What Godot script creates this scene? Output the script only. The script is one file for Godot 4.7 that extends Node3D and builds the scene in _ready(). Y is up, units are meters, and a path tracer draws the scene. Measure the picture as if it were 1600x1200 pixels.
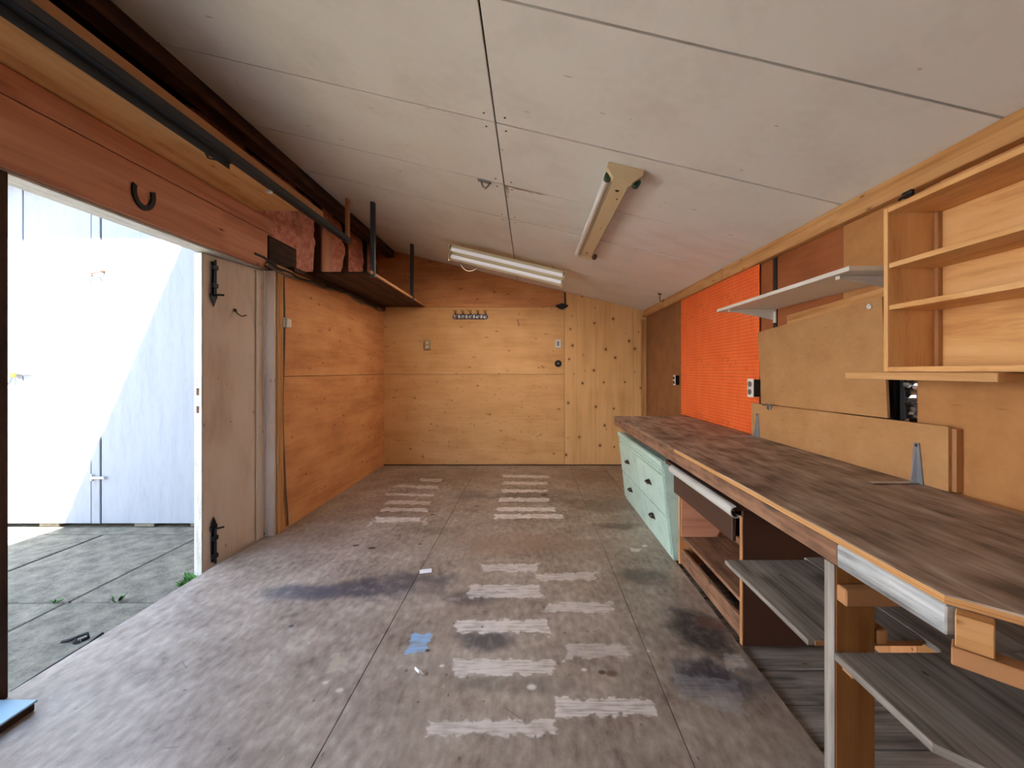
extends Node3D
# A wooden garage / workshop bay: wide doorway on the left, workbench along the right wall.
# Camera stands at the origin (1.27 m up) and looks along -z; metres, y up.

const F := 650.0            # focal length in pixels of the 1600 x 1200 frame
const VU := 828.0           # vanishing point of the room's length
const VV := 580.0
const H := 1.27             # camera height
const XL := -1.97           # inner face of the left plywood
const XR := 1.574           # inner face of the right wall boards
const ZB := -5.62           # face of the back wall
const ZF := 2.0             # front wall behind the camera
const GY := -0.12           # level of the paving outside
const SLOPE := 0.237        # fall of the ceiling to the right

var M := {}
var taken := {}
var rng := RandomNumberGenerator.new()

# ------------------------------------------------------------------ pixels to places
func on_x(u: float, v: float, x: float) -> Vector3:
	var d := F * x / (u - VU)
	return Vector3(x, H - (v - VV) / F * d, -d)
func on_y(u: float, v: float, y: float) -> Vector3:
	var d := F * (H - y) / (v - VV)
	return Vector3((u - VU) / F * d, y, -d)
func on_z(u: float, v: float, d: float) -> Vector3:
	return Vector3((u - VU) / F * d, H - (v - VV) / F * d, -d)
func cy(x: float) -> float:
	return 2.08 + SLOPE * (XR - x)

# ------------------------------------------------------------------ nodes
func numbered(called: String) -> String:
	if not taken.has(called):
		taken[called] = 0
		return called
	taken[called] += 1
	return "%s_%03d" % [called, taken[called]]
func tag(o: Node, label: String, category: String, group := "", kind := "") -> void:
	if label: o.set_meta("label", label)
	if category: o.set_meta("category", category)
	if group: o.set_meta("group", group)
	if kind: o.set_meta("kind", kind)
func thing(called: String, label: String, category: String, at := Vector3.ZERO, group := "", kind := "") -> Node3D:
	var o := Node3D.new()
	o.name = numbered(called)
	add_child(o, true)
	o.position = at
	tag(o, label, category, group, kind)
	return o
func begin() -> SurfaceTool:
	var st := SurfaceTool.new()
	st.begin(Mesh.PRIMITIVE_TRIANGLES)
	return st
func put(st: SurfaceTool, called: String, m: Material, parent: Node = null) -> MeshInstance3D:
	var o := MeshInstance3D.new()
	o.mesh = st.commit()
	o.material_override = m
	if parent == null:
		o.name = numbered(called)
		add_child(o, true)
	else:
		o.name = called
		parent.add_child(o, true)
		if parent.get_parent() == self and not parent is MeshInstance3D:
			o.position = -parent.position       # shapes are given in world coordinates
	return o

# ------------------------------------------------------------------ shapes
func tri(st: SurfaceTool, a: Vector3, b: Vector3, c: Vector3, n: Vector3, ua := Vector2.ZERO, ub := Vector2.ZERO, uc := Vector2.ZERO) -> void:
	if (b - a).cross(c - a).dot(n) > 0.0:
		var t := b; b = c; c = t
		var u := ub; ub = uc; uc = u
	st.set_normal(n); st.set_uv(ua); st.add_vertex(a)
	st.set_normal(n); st.set_uv(ub); st.add_vertex(b)
	st.set_normal(n); st.set_uv(uc); st.add_vertex(c)
func quad(st: SurfaceTool, p: Array, n: Vector3, uv: Array) -> void:
	tri(st, p[0], p[1], p[2], n, uv[0], uv[1], uv[2])
	tri(st, p[0], p[2], p[3], n, uv[0], uv[2], uv[3])

var world_rect := Rect2()      # when set, boxes take their UV from world x and z
func uv_of(p: Vector3, axis: int, long: int, off: Vector2, t: Transform3D) -> Vector2:
	if world_rect.size.x > 0.0:
		var w := t * p
		return Vector2((w.x - world_rect.position.x) / world_rect.size.x, (w.z - world_rect.position.y) / world_rect.size.y)
	if axis == long:
		return Vector2(p[(axis + 1) % 3], p[(axis + 2) % 3]) * 0.35 + off
	return Vector2(p[long], p[3 - axis - long]) + off
# box with chamfered edges; UV in metres, u along the longest side
func box(st: SurfaceTool, t: Transform3D, size: Vector3, b := 0.002, long := -1, offset = null) -> void:
	var h := size * 0.5
	b = minf(b, minf(h.x, minf(h.y, h.z)) * 0.6)
	if long < 0:
		long = size.max_axis_index()
	var off: Vector2 = Vector2(rng.randf() * 7.0, rng.randf() * 7.0) if offset == null else offset
	var nb := t.basis.orthonormalized()
	for a in 3:
		var i := (a + 1) % 3
		var j := (a + 2) % 3
		for s in [-1.0, 1.0]:
			var n := Vector3.ZERO
			n[a] = s
			var ps := []
			var us := []
			for c in [[-1, -1], [1, -1], [1, 1], [-1, 1]]:
				var p := Vector3.ZERO
				p[a] = s * h[a]
				p[i] = c[0] * (h[i] - b)
				p[j] = c[1] * (h[j] - b)
				ps.append(t * p)
				us.append(uv_of(p, a, long, off, t))
			quad(st, ps, nb * n, us)
	if b <= 0.0001:
		return
	for a in 3:                 # the twelve chamfers, each along axis a
		var i := (a + 1) % 3
		var j := (a + 2) % 3
		for si in [-1.0, 1.0]:
			for sj in [-1.0, 1.0]:
				var n := Vector3.ZERO
				n[i] = si; n[j] = sj
				var ps := []
				var us := []
				for c in [[-1, 0], [1, 0], [1, 1], [-1, 1]]:
					var p := Vector3.ZERO
					p[a] = c[0] * (h[a] - b)
					p[i] = si * (h[i] if c[1] == 0 else h[i] - b)
					p[j] = sj * (h[j] - b if c[1] == 0 else h[j])
					ps.append(t * p)
					us.append(uv_of(p, i if a != i else j, long, off, t))
				quad(st, ps, (nb * n).normalized(), us)
	for sx in [-1.0, 1.0]:
		for sy in [-1.0, 1.0]:
			for sz in [-1.0, 1.0]:
				tri(st, t * Vector3(sx * h.x, sy * (h.y - b), sz * (h.z - b)), t * Vector3(sx * (h.x - b), sy * h.y, sz * (h.z - b)), t * Vector3(sx * (h.x - b), sy * (h.y - b), sz * h.z), (nb * Vector3(sx, sy, sz)).normalized(), off, off, off)
func at(x: float, y: float, z: float) -> Transform3D:
	return Transform3D(Basis(), Vector3(x, y, z))
# box from its two corners
func span(st: SurfaceTool, lo: Vector3, hi: Vector3, b := 0.002, long := -1, offset = null) -> void:
	var l := Vector3(minf(lo.x, hi.x), minf(lo.y, hi.y), minf(lo.z, hi.z))
	var g := Vector3(maxf(lo.x, hi.x), maxf(lo.y, hi.y), maxf(lo.z, hi.z))
	box(st, Transform3D(Basis(), (l + g) * 0.5), g - l, b, long, offset)
func bar(called: String, m: Material, parent: Node, lo: Vector3, hi: Vector3, b := 0.002, long := -1, offset = null) -> MeshInstance3D:
	var st := begin()
	span(st, lo, hi, b, long, offset)
	return put(st, called, m, null if parent == self else parent)
# box whose long side runs from a to b
func beam(st: SurfaceTool, a: Vector3, b: Vector3, w: float, h: float, up := Vector3.UP, bev := 0.002) -> void:
	var z := (b - a).normalized()
	var x := up.cross(z).normalized()
	var y := z.cross(x)
	box(st, Transform3D(Basis(x, y, z), (a + b) * 0.5), Vector3(w, h, a.distance_to(b)), bev, 2)
# polygon in local xy, from z = -depth/2 to depth/2
func prism(st: SurfaceTool, t: Transform3D, poly: PackedVector2Array, depth: float) -> void:
	var nb := t.basis.orthonormalized()
	var idx := Geometry2D.triangulate_polygon(poly)
	var off := Vector2(rng.randf() * 5.0, rng.randf() * 5.0)
	for s in [-1.0, 1.0]:
		for k in range(0, idx.size(), 3):
			var q := []
			for e in 3:
				q.append(poly[idx[k + e]])
			tri(st, t * Vector3(q[0].x, q[0].y, s * depth / 2), t * Vector3(q[1].x, q[1].y, s * depth / 2), t * Vector3(q[2].x, q[2].y, s * depth / 2), nb * Vector3(0, 0, s), q[0] + off, q[1] + off, q[2] + off)
	var area := 0.0
	for k in poly.size():
		area += poly[k].cross(poly[(k + 1) % poly.size()])
	for k in poly.size():
		var a := poly[k]
		var b := poly[(k + 1) % poly.size()]
		var e := (b - a)
		if e.length() < 1e-6: continue
		var n2 := Vector2(e.y, -e.x).normalized() * signf(area)
		quad(st, [t * Vector3(a.x, a.y, -depth / 2), t * Vector3(b.x, b.y, -depth / 2), t * Vector3(b.x, b.y, depth / 2), t * Vector3(a.x, a.y, depth / 2)], nb * Vector3(n2.x, n2.y, 0), [Vector2(0, -depth / 2) + off, Vector2(e.length(), -depth / 2) + off, Vector2(e.length(), depth / 2) + off, Vector2(0, depth / 2) + off])
# profile of (radius, height) turned about local y
func lathe(st: SurfaceTool, t: Transform3D, prof: Array, seg := 20, arc := TAU) -> void:
	var nb := t.basis.orthonormalized()
	for k in prof.size() - 1:
		var a: Vector2 = prof[k]
		var b: Vector2 = prof[k + 1]
		var e := b - a
		if e.length() < 1e-6: continue
		var n2 := Vector2(e.y, -e.x).normalized()
		for s in seg:
			var f0 := arc * s / seg
			var f1 := arc * (s + 1) / seg
			var d0 := Vector3(cos(f0), 0, sin(f0))
			var d1 := Vector3(cos(f1), 0, sin(f1))
			var p := [t * (d0 * a.x + Vector3.UP * a.y), t * (d1 * a.x + Vector3.UP * a.y), t * (d1 * b.x + Vector3.UP * b.y), t * (d0 * b.x + Vector3.UP * b.y)]
			var n0 := nb * (d0 * n2.x + Vector3.UP * n2.y)
			var n1 := nb * (d1 * n2.x + Vector3.UP * n2.y)
			var ns := [n0, n1, n1, n0]
			for q in [[0, 1, 2], [0, 2, 3]]:
				var order: Array = q
				if ((p[q[1]] - p[q[0]]) as Vector3).cross(p[q[2]] - p[q[0]]).dot(n0 + n1) > 0.0:
					order = [q[0], q[2], q[1]]
				for v in order:
					st.set_normal(ns[v]); st.set_uv(Vector2(f0 * 0.1, a.y)); st.add_vertex(p[v])
# round tube through points
func tube(st: SurfaceTool, pts: Array, r: float, seg := 8) -> void:
	var rings := []
	var side := Vector3.ZERO
	for k in pts.size():
		var d: Vector3 = ((pts[mini(k + 1, pts.size() - 1)] as Vector3) - pts[maxi(k - 1, 0)]).normalized()
		if side == Vector3.ZERO:
			side = d.cross(Vector3.UP if absf(d.y) < 0.9 else Vector3.RIGHT).normalized()
		side = (side - d * side.dot(d)).normalized()
		var up := d.cross(side)
		var ring := []
		for s in seg:
			var f := TAU * s / seg
			ring.append(side * cos(f) + up * sin(f))
		rings.append(ring)
	for k in pts.size() - 1:
		for s in seg:
			var s2 := (s + 1) % seg
			var ns := [rings[k][s], rings[k][s2], rings[k + 1][s2], rings[k + 1][s]]
			var p := [pts[k] + ns[0] * r, pts[k] + ns[1] * r, pts[k + 1] + ns[2] * r, pts[k + 1] + ns[3] * r]
			for q in [[0, 1, 2], [0, 2, 3]]:
				var order: Array = q
				if ((p[q[1]] - p[q[0]]) as Vector3).cross(p[q[2]] - p[q[0]]).dot(ns[0] + ns[1]) > 0.0:
					order = [q[0], q[2], q[1]]
				for v in order:
					st.set_normal(ns[v]); st.set_uv(Vector2(s * 0.05, k * 0.05)); st.add_vertex(p[v])
	for e in [0, pts.size() - 1]:
		var n: Vector3 = ((pts[0] as Vector3) - pts[1]).normalized() if e == 0 else ((pts[e] as Vector3) - pts[e - 1]).normalized()
		for s in range(1, seg - 1):
			tri(st, pts[e] + rings[e][0] * r, pts[e] + rings[e][s] * r, pts[e] + rings[e][s + 1] * r, n)

# ------------------------------------------------------------------ textures
# layers: [frequency, stretch along u, stretch along v, amount, seed]; ramp: sRGB colours from dark to light
func paint(w: int, h: int, ramp: Array, layers: Array, rings := 0.0, ring_amount := 0.0, grain := 0.0) -> PackedByteArray:
	var data := []
	for l in layers:
		var n := FastNoiseLite.new()
		n.noise_type = FastNoiseLite.TYPE_SIMPLEX_SMOOTH
		n.seed = l[4]
		n.frequency = l[0]
		n.fractal_octaves = 4
		var im := n.get_seamless_image(maxi(8, int(w / l[1])), maxi(8, int(h / l[2])))
		im.convert(Image.FORMAT_L8)
		im.resize(w, h, Image.INTERPOLATE_CUBIC)
		data.append(im.get_data())
	var lut := PackedByteArray()
	for k in 256:
		var f := k / 255.0 * (ramp.size() - 1)
		var i := mini(int(f), ramp.size() - 2)
		var c: Color = (ramp[i] as Color).lerp(ramp[i + 1], f - i)
		lut.append(int(c.r * 255)); lut.append(int(c.g * 255)); lut.append(int(c.b * 255))
	var out := PackedByteArray()
	out.resize(w * h * 3)
	var d0: PackedByteArray = data[0]
	var d1: PackedByteArray = data[1] if data.size() > 1 else data[0]
	var d2: PackedByteArray = data[2] if data.size() > 2 else data[0]
	var a0: float = layers[0][3]
	var a1: float = layers[1][3] if data.size() > 1 else 0.0
	var a2: float = layers[2][3] if data.size() > 2 else 0.0
	var base := 127.5 * (1.0 - a0 - a1 - a2)
	for k in w * h:
		var v := base + a0 * d0[k] + a1 * d1[k] + a2 * d2[k]
		if rings > 0.0:
			v += ring_amount * (absf(fmod(d0[k] * rings / 255.0, 1.0) * 2.0 - 1.0) - 0.5) * 255.0
		if grain > 0.0:
			v += (rng.randf() - 0.5) * grain * 255.0
		var c := clampi(int(v), 0, 255) * 3
		out[k * 3] = lut[c]; out[k * 3 + 1] = lut[c + 1]; out[k * 3 + 2] = lut[c + 2]
	return out
func dot(px: PackedByteArray, w: int, h: int, cx: float, cyy: float, rx: float, ry: float, col: Color, alpha := 1.0, hard := 0.35) -> void:
	for y in range(maxi(0, int(cyy - ry)), mini(h, int(cyy + ry) + 2)):
		for x in range(maxi(0, int(cx - rx)), mini(w, int(cx + rx) + 2)):
			var r := Vector2((x - cx) / rx, (y - cyy) / ry).length()
			if r < 1.0:
				var a := alpha * clampf((1.0 - r) / (1.0 - hard), 0.0, 1.0)
				var k := (y * w + x) * 3
				px[k] = int(lerpf(px[k], col.r * 255, a)); px[k + 1] = int(lerpf(px[k + 1], col.g * 255, a)); px[k + 2] = int(lerpf(px[k + 2], col.b * 255, a))
func texture(px: PackedByteArray, w: int, h: int) -> ImageTexture:
	return ImageTexture.create_from_image(Image.create_from_data(w, h, false, Image.FORMAT_RGB8, px))
func relief(px: PackedByteArray, w: int, h: int, strength: float) -> ImageTexture:
	var im := Image.create_from_data(w, h, false, Image.FORMAT_RGB8, px)
	im.convert(Image.FORMAT_RGBA8)
	im.bump_map_to_normal_map(strength)
	return ImageTexture.create_from_image(im)
func mat(name_: String, tex: Texture2D, metres: Vector2, rough := 0.75, tint := Color.WHITE, bump: Texture2D = null) -> StandardMaterial3D:
	var m := StandardMaterial3D.new()
	m.resource_name = name_
	m.albedo_texture = tex
	m.albedo_color = tint
	m.uv1_scale = Vector3(1.0 / metres.x, 1.0 / metres.y, 1)
	m.roughness = rough
	m.metallic_specular = 0.4
	if bump:
		m.normal_enabled = true
		m.normal_texture = bump
		m.normal_scale = 0.6
	M[name_] = m
	return m
func plain(name_: String, c: Color, rough := 0.6, metal := 0.0) -> StandardMaterial3D:
	var m := StandardMaterial3D.new()
	m.resource_name = name_
	m.albedo_color = c
	m.roughness = rough
	m.metallic = metal
	M[name_] = m
	return m
func c8(r: int, g: int, b: int) -> Color:
	return Color(r / 255.0, g / 255.0, b / 255.0)

# knots and nail holes on a plywood sheet
func knots(px: PackedByteArray, w: int, h: int, n: int, r0: float, r1: float, col: Color, alpha := 0.8, stretch := 1.5) -> void:
	for k in n:
		var r := rng.randf_range(r0, r1)
		var x := rng.randf() * w
		var y := rng.randf() * h
		dot(px, w, h, x, y, r * 3.2 * stretch, r * 2.2, col.lerp(c8(190, 130, 70), 0.5), alpha * 0.3, 0.0)
		dot(px, w, h, x, y, r * stretch, r, col, alpha, 0.3)

func make_materials() -> void:
	rng.seed = 11
	var w := 1024
	var h := 512
	# sheathing plywood of the back wall: honey coloured, small knots in rows
	var px := paint(w, h, [c8(200, 146, 88), c8(224, 174, 116), c8(236, 192, 138)], [[0.010, 5, 1, 0.38, 3], [0.05, 12, 1, 0.25, 4], [0.006, 1, 1, 0.3, 5]], 7.0, 0.05, 0.03)
	for k in 26:
		var cx := 70.0 + 36.0 * k + rng.randf_range(-10, 10)
		for j in rng.randi_range(2, 6):
			var yy := rng.randf() * h
			dot(px, w, h, cx + rng.randf_range(-4, 4), yy, rng.randf_range(2.2, 4.2), rng.randf_range(1.6, 3.2), c8(74, 40, 18), 0.85)
	knots(px, w, h, 16, 2.0, 4.5, c8(66, 34, 14))
	for k in 30:
		dot(px, w, h, rng.randf() * w, rng.randf() * h, rng.randf_range(6, 20), rng.randf_range(0.8, 1.6), c8(110, 66, 32), 0.55)
	mat("ply_back", texture(px, w, h), Vector2(2.44, 1.22), 0.62)
	px = paint(w, h, [c8(200, 146, 88), c8(224, 174, 116), c8(236, 192, 138)], [[0.010, 6, 1, 0.38, 13], [0.05, 12, 1, 0.25, 14], [0.005, 1, 1, 0.4, 15]], 5.0, 0.05, 0.03)
	knots(px, w, h, 34, 1.6, 3.4, c8(70, 36, 16))
	for k in 6:
		dot(px, w, h, rng.randf() * w, rng.randf() * h, 18, 2, c8(70, 50, 36), 0.8)
	mat("ply_back_upper", texture(px, w, h), Vector2(2.44, 1.22), 0.62)
	# red-brown plywood of the left wall and the gable
	px = paint(w, h, [c8(184, 122, 76), c8(212, 148, 96), c8(226, 168, 114)], [[0.010, 5, 1, 0.8, 23], [0.05, 14, 1, 0.3, 24], [0.006, 1, 1, 0.3, 25]], 8.0, 0.13, 0.03)
	knots(px, w, h, 34, 1.8, 4.5, c8(78, 34, 14))
	mat("ply_red", texture(px, w, h), Vector2(2.44, 1.22), 0.6)
	# mahogany-faced plywood beside the pegboard
	px = paint(w, h, [c8(122, 66, 36), c8(154, 88, 50), c8(172, 104, 62)], [[0.010, 5, 1, 0.5, 223], [0.05, 14, 1, 0.3, 224], [0.006, 1, 1, 0.3, 225]], 6.0, 0.06, 0.04)
	knots(px, w, h, 12, 1.6, 3.2, c8(78, 36, 18))
	mat("ply_mahogany", texture(px, w, h), Vector2(2.44, 1.22), 0.55)
	# knotty sheet standing upright at the right of the back wall (u runs up)
	px = paint(w, h, [c8(208, 156, 96), c8(232, 184, 124), c8(240, 198, 144)], [[0.010, 9, 1, 0.45, 33], [0.04, 18, 1, 0.3, 34], [0.006, 1, 1, 0.2, 35]], 4.0, 0.05, 0.03)
	for k in 32:        # large knots spread over the sheet
		var kx := (k % 8 + rng.randf_range(0.1, 0.9)) * 128.0
		var ky := (k / 8 + rng.randf_range(0.1, 0.9)) * 128.0
		var kr := rng.randf_range(5.0, 8.5)
		dot(px, w, h, kx, ky, kr * 3.0, kr * 2.0, c8(150, 96, 50), 0.3, 0.0)
		dot(px, w, h, kx, ky, kr * 1.1, kr, c8(74, 38, 16), 0.85, 0.3)
	knots(px, w, h, 22, 1.5, 3.0, c8(74, 38, 16))
	for k in 5:
		var sy := rng.randf() * h
		for x in w:
			dot(px, w, h, x, sy + sin(x * 0.004 + k) * 3.0, 1.2, 1.0, c8(140, 88, 44), 0.35)
	mat("ply_knotty", texture(px, w, h), Vector2(2.3, 1.25), 0.62)
	# golden fir plywood of the bookcase and the overhead shelf
	w = 512
	px = paint(w, h, [c8(196, 136, 80), c8(224, 170, 108), c8(234, 186, 128)], [[0.012, 6, 1, 0.8, 43], [0.06, 14, 1, 0.35, 44], [0.01, 1, 1, 0.2, 45]], 10.0, 0.16, 0.03)
	knots(px, w, h, 4, 2.0, 4.5, c8(84, 44, 18))
	mat("ply_fir", texture(px, w, h), Vector2(1.2, 1.0), 0.6)
	# sawn softwood: battens, plates
	px = paint(w, h, [c8(170, 116, 64), c8(198, 146, 92), c8(212, 166, 114)], [[0.012, 9, 1, 0.8, 53], [0.06, 16, 1, 0.35, 54], [0.02, 3, 1, 0.25, 55]], 6.0, 0.10, 0.03)
	knots(px, w, h, 7, 3.0, 8.0, c8(120, 66, 28), 0.75)
	mat("pine", texture(px, w, h), Vector2(1.1, 0.5), 0.65)
	# stained beam over the doorway
	px = paint(w, h, [c8(176, 116, 88), c8(208, 146, 114), c8(222, 164, 132)], [[0.010, 9, 1, 0.8, 63], [0.06, 18, 1, 0.3, 64], [0.02, 3, 1, 0.3, 65]], 5.0, 0.09, 0.03)
	knots(px, w, h, 5, 4.0, 7.0, c8(84, 38, 24), 0.7)
	mat("header_wood", texture(px, w, h), Vector2(1.6, 0.8), 0.65)
	# old dark timber
	px = paint(w, h, [c8(40, 28, 22), c8(66, 46, 34), c8(96, 68, 50)], [[0.012, 9, 1, 0.8, 73], [0.06, 16, 1, 0.4, 74], [0.02, 2, 1, 0.4, 75]], 0.0, 0.0, 0.06)
	mat("dark_wood", texture(px, w, h), Vector2(1.0, 0.8), 0.75)
	# weathered grey planks
	px = paint(w, h, [c8(92, 86, 80), c8(140, 132, 124), c8(172, 164, 156)], [[0.012, 10, 1, 0.8, 83], [0.07, 20, 1, 0.5, 84], [0.02, 3, 1, 0.4, 85]], 5.0, 0.08, 0.05)
	knots(px, w, h, 5, 2.0, 5.0, c8(52, 46, 42), 0.8)
	mat("grey_plank", texture(px, w, h), Vector2(1.0, 0.6), 0.75, Color.WHITE, relief(px, w, h, 1.5))
	# apron board with pale bluish worn paint
	px = paint(w, h, [c8(104, 100, 96), c8(172, 174, 174), c8(206, 208, 208)], [[0.016, 8, 1, 0.9, 93], [0.08, 18, 1, 0.6, 94], [0.02, 2, 1, 0.5, 95]], 0.0, 0.0, 0.06)
	mat("worn_paint", texture(px, w, h), Vector2(1.0, 0.6), 0.7)
	# brown apron board with black blotches
	px = paint(w, h, [c8(98, 70, 54), c8(140, 102, 78), c8(168, 128, 98)], [[0.02, 5, 1, 0.8, 103], [0.08, 12, 1, 0.5, 104], [0.02, 1, 1, 0.4, 105]], 0.0, 0.0, 0.06)
	for k in 7:
		dot(px, w, h, rng.randf() * w, rng.randf() * h, rng.randf_range(12, 30), rng.randf_range(12, 26), c8(40, 36, 42), 0.8, 0.2)
	mat("brown_board", texture(px, w, h), Vector2(1.2, 0.7), 0.7)
	# bench top
	px = paint(1024, 512, [c8(88, 74, 64), c8(138, 118, 102), c8(166, 146, 130), c8(192, 178, 164)], [[0.012, 5, 1, 0.6, 113], [0.06, 10, 1, 0.5, 114], [0.012, 1.6, 1, 0.75, 115]], 0.0, 0.0, 0.05)
	for k in 60:
		dot(px, 1024, 512, rng.randf() * 1024, rng.randf() * 512, rng.randf_range(10, 46), rng.randf_range(4, 14), c8(200, 188, 176) if k % 3 == 0 else c8(70, 56, 50), 0.35, 0.0)
	var bench_bump := relief(px, 1024, 512, 1.2)
	mat("bench_top", texture(px, 1024, 512), Vector2(2.0, 0.9), 0.6, Color.WHITE, bench_bump)
	# plain fibreboard
	px = paint(w, h, [c8(172, 124, 78), c8(184, 136, 88), c8(194, 147, 98)], [[0.010, 1, 1, 0.8, 123], [0.08, 2, 1, 0.3, 124]], 0.0, 0.0, 0.05)
	for k in 14:
		dot(px, w, h, rng.randf() * w, rng.randf() * h, rng.randf_range(4, 16), 1.2, c8(150, 106, 60), 0.6)
	mat("fibreboard", texture(px, w, h), Vector2(1.2, 1.2), 0.7)
	mat("tan_ply", M.fibreboard.albedo_texture, Vector2(0.9, 1.4), 0.7, c8(250, 238, 222))
	# brown hardboard in the back corner
	px = paint(w, h, [c8(126, 82, 50), c8(144, 96, 60), c8(156, 108, 70)], [[0.010, 1, 1, 0.8, 133], [0.06, 2, 1, 0.4, 134]], 0.0, 0.0, 0.04)
	for k in 16:
		dot(px, w, h, rng.randf() * w, rng.randf() * h, 4, 2.4, c8(196, 164, 128), 0.5)
	mat("hardboard", texture(px, w, h), Vector2(1.3, 1.3), 0.55)
	# painted ceiling sheets: off white with brown water marks
	px = paint(w, h, [c8(220, 214, 204), c8(236, 232, 224), c8(240, 237, 230)], [[0.006, 1, 1, 0.5, 143], [0.05, 1, 1, 0.2, 144]], 0.0, 0.0, 0.02)
	for k in 16:
		dot(px, w, h, rng.randf() * w, rng.randf() * h, rng.randf_range(1.5, 7), rng.randf_range(1, 2), c8(150, 132, 108), 0.5)
	mat("ceiling_paint", texture(px, w, h), Vector2(1.8, 1.8), 0.7)
	for k in 46:        # brown leak mark spreading along the joint from the sheet's corner
		var along := absf(rng.randfn(0.0, 0.09))
		dot(px, w, h, along * w, h - absf(rng.randfn(0.0, 9.0)), rng.randf_range(4, 14), rng.randf_range(5, 16), c8(146, 118, 84), 0.32, 0.0)
	for k in 26:
		dot(px, w, h, absf(rng.randfn(0.0, 3.0)), h - absf(rng.randfn(0.0, 70.0)), rng.randf_range(3, 6), rng.randf_range(8, 20), c8(140, 112, 80), 0.35, 0.0)
	mat("ceiling_stained", texture(px, w, h), Vector2(1.817, 0.60), 0.7)
	# beige paint of the door leaf, rubbed and dirty
	px = paint(w, h, [c8(190, 168, 150), c8(216, 198, 182), c8(224, 210, 196)], [[0.008, 4, 1, 0.4, 153], [0.05, 3, 1, 0.2, 154], [0.008, 1, 1, 0.4, 155]], 0.0, 0.0, 0.03)
	for k in 24:
		dot(px, w, h, rng.randf() * w, rng.randf() * h, rng.randf_range(1.5, 5), rng.randf_range(1.5, 4), c8(104, 84, 68), 0.6)
	mat("door_paint", texture(px, w, h), Vector2(2.1, 1.0), 0.6)
	px = paint(w, h, [c8(160, 156, 146), c8(196, 192, 182), c8(206, 203, 195)], [[0.03, 4, 1, 0.8, 163], [0.1, 2, 1, 0.5, 164]], 0.0, 0.0, 0.05)
	mat("old_white", texture(px, w, h), Vector2(1.0, 0.6), 0.6)
	# white shed across the yard
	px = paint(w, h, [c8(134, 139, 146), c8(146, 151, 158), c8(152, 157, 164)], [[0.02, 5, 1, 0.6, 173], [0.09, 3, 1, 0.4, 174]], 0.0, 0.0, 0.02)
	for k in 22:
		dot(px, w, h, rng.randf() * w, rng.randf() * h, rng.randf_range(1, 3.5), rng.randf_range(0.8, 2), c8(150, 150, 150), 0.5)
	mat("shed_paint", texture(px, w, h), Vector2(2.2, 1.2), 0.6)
	plain("bounce_house_paint", c8(224, 226, 228), 0.8)
	# concrete slabs
	px = paint(w, h, [c8(84, 79, 68), c8(114, 108, 94), c8(138, 131, 114)], [[0.014, 1, 1, 0.8, 183], [0.08, 1, 1, 0.5, 184], [0.2, 1, 1, 0.4, 185]], 0.0, 0.0, 0.12)
	mat("concrete", texture(px, w, h), Vector2(1.0, 1.0), 0.9, Color.WHITE, relief(px, w, h, 2.0))
	# mint enamel with chips
	px = paint(w, h, [c8(166, 190, 176), c8(194, 220, 208), c8(204, 228, 216)], [[0.010, 1, 1, 0.5, 193], [0.06, 1, 1, 0.3, 194]], 0.0, 0.0, 0.03)
	for k in 60:
		dot(px, w, h, rng.randf() * w, rng.randf() * h, rng.randf_range(0.8, 3), rng.randf_range(0.8, 4), c8(110, 128, 116), 0.6)
	mat("mint", texture(px, w, h), Vector2(0.9, 0.9), 0.4)
	# orange perforated board: holes on a 25 mm grid are flat dark dots
	w = 512; h = 512
	px = paint(w, h, [c8(238, 96, 44), c8(252, 116, 58), c8(255, 128, 70)], [[0.006, 1, 3, 0.6, 203], [0.03, 1, 4, 0.3, 204]], 0.0, 0.0, 0.03)
	for k in 9:
		var x0 := rng.randf_range(60, 420)
		var y0 := rng.randf_range(300, 480)
		for s in 26:
			dot(px, w, h, x0 + s * rng.randf_range(-1.5, 1.5), y0 + s * rng.randf_range(-1.2, 1.2), 7, 4, c8(160, 48, 22), 0.22, 0.0)
	for y in 20:
		for x in 20:
			dot(px, w, h, 12.8 + x * 25.6, 12.8 + y * 25.6, 4.2, 4.2, c8(84, 22, 8), 0.95, 0.5)
	mat("pegboard", texture(px, w, h), Vector2(0.5, 0.5), 0.45)
	# pink glass wool and its dark paper
	px = paint(w, h, [c8(188, 112, 92), c8(228, 154, 130), c8(240, 184, 162)], [[0.02, 1, 1, 0.8, 213], [0.1, 1, 2, 0.7, 214], [0.01, 1, 1, 0.4, 215]], 0.0, 0.0, 0.10)
	mat("wool", texture(px, w, h), Vector2(0.7, 0.7), 0.95)
	px = paint(w, h, [c8(22, 16, 14), c8(40, 28, 24), c8(64, 46, 38)], [[0.02, 1, 1, 0.8, 223], [0.1, 1, 2, 0.5, 224]], 0.0, 0.0, 0.05)
	mat("tar_paper", texture(px, w, h), Vector2(1.0, 1.0), 0.9)
	floor_texture()
	# plain ones
	plain("black_metal", c8(38, 40, 42), 0.45, 0.6)
	plain("steel", c8(150, 154, 158), 0.35, 0.9)
	plain("galvanised", c8(176, 182, 188), 0.4, 0.8)
	plain("brass", c8(190, 150, 70), 0.4, 0.8)
	plain("rail_metal", c8(62, 66, 70), 0.5, 0.5)
	plain("white_laminate", c8(214, 208, 196), 0.4)
	plain("cream_enamel", c8(214, 200, 164), 0.45)
	plain("lamp_housing", c8(214, 192, 152), 0.5)
	plain("tube_white", c8(236, 236, 234), 0.25)
	plain("white_plastic", c8(226, 224, 216), 0.45)
	plain("beige_plastic", c8(176, 150, 118), 0.5)
	plain("black_plastic", c8(22, 22, 24), 0.5)
	plain("green_plastic", c8(30, 74, 58), 0.5)
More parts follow.
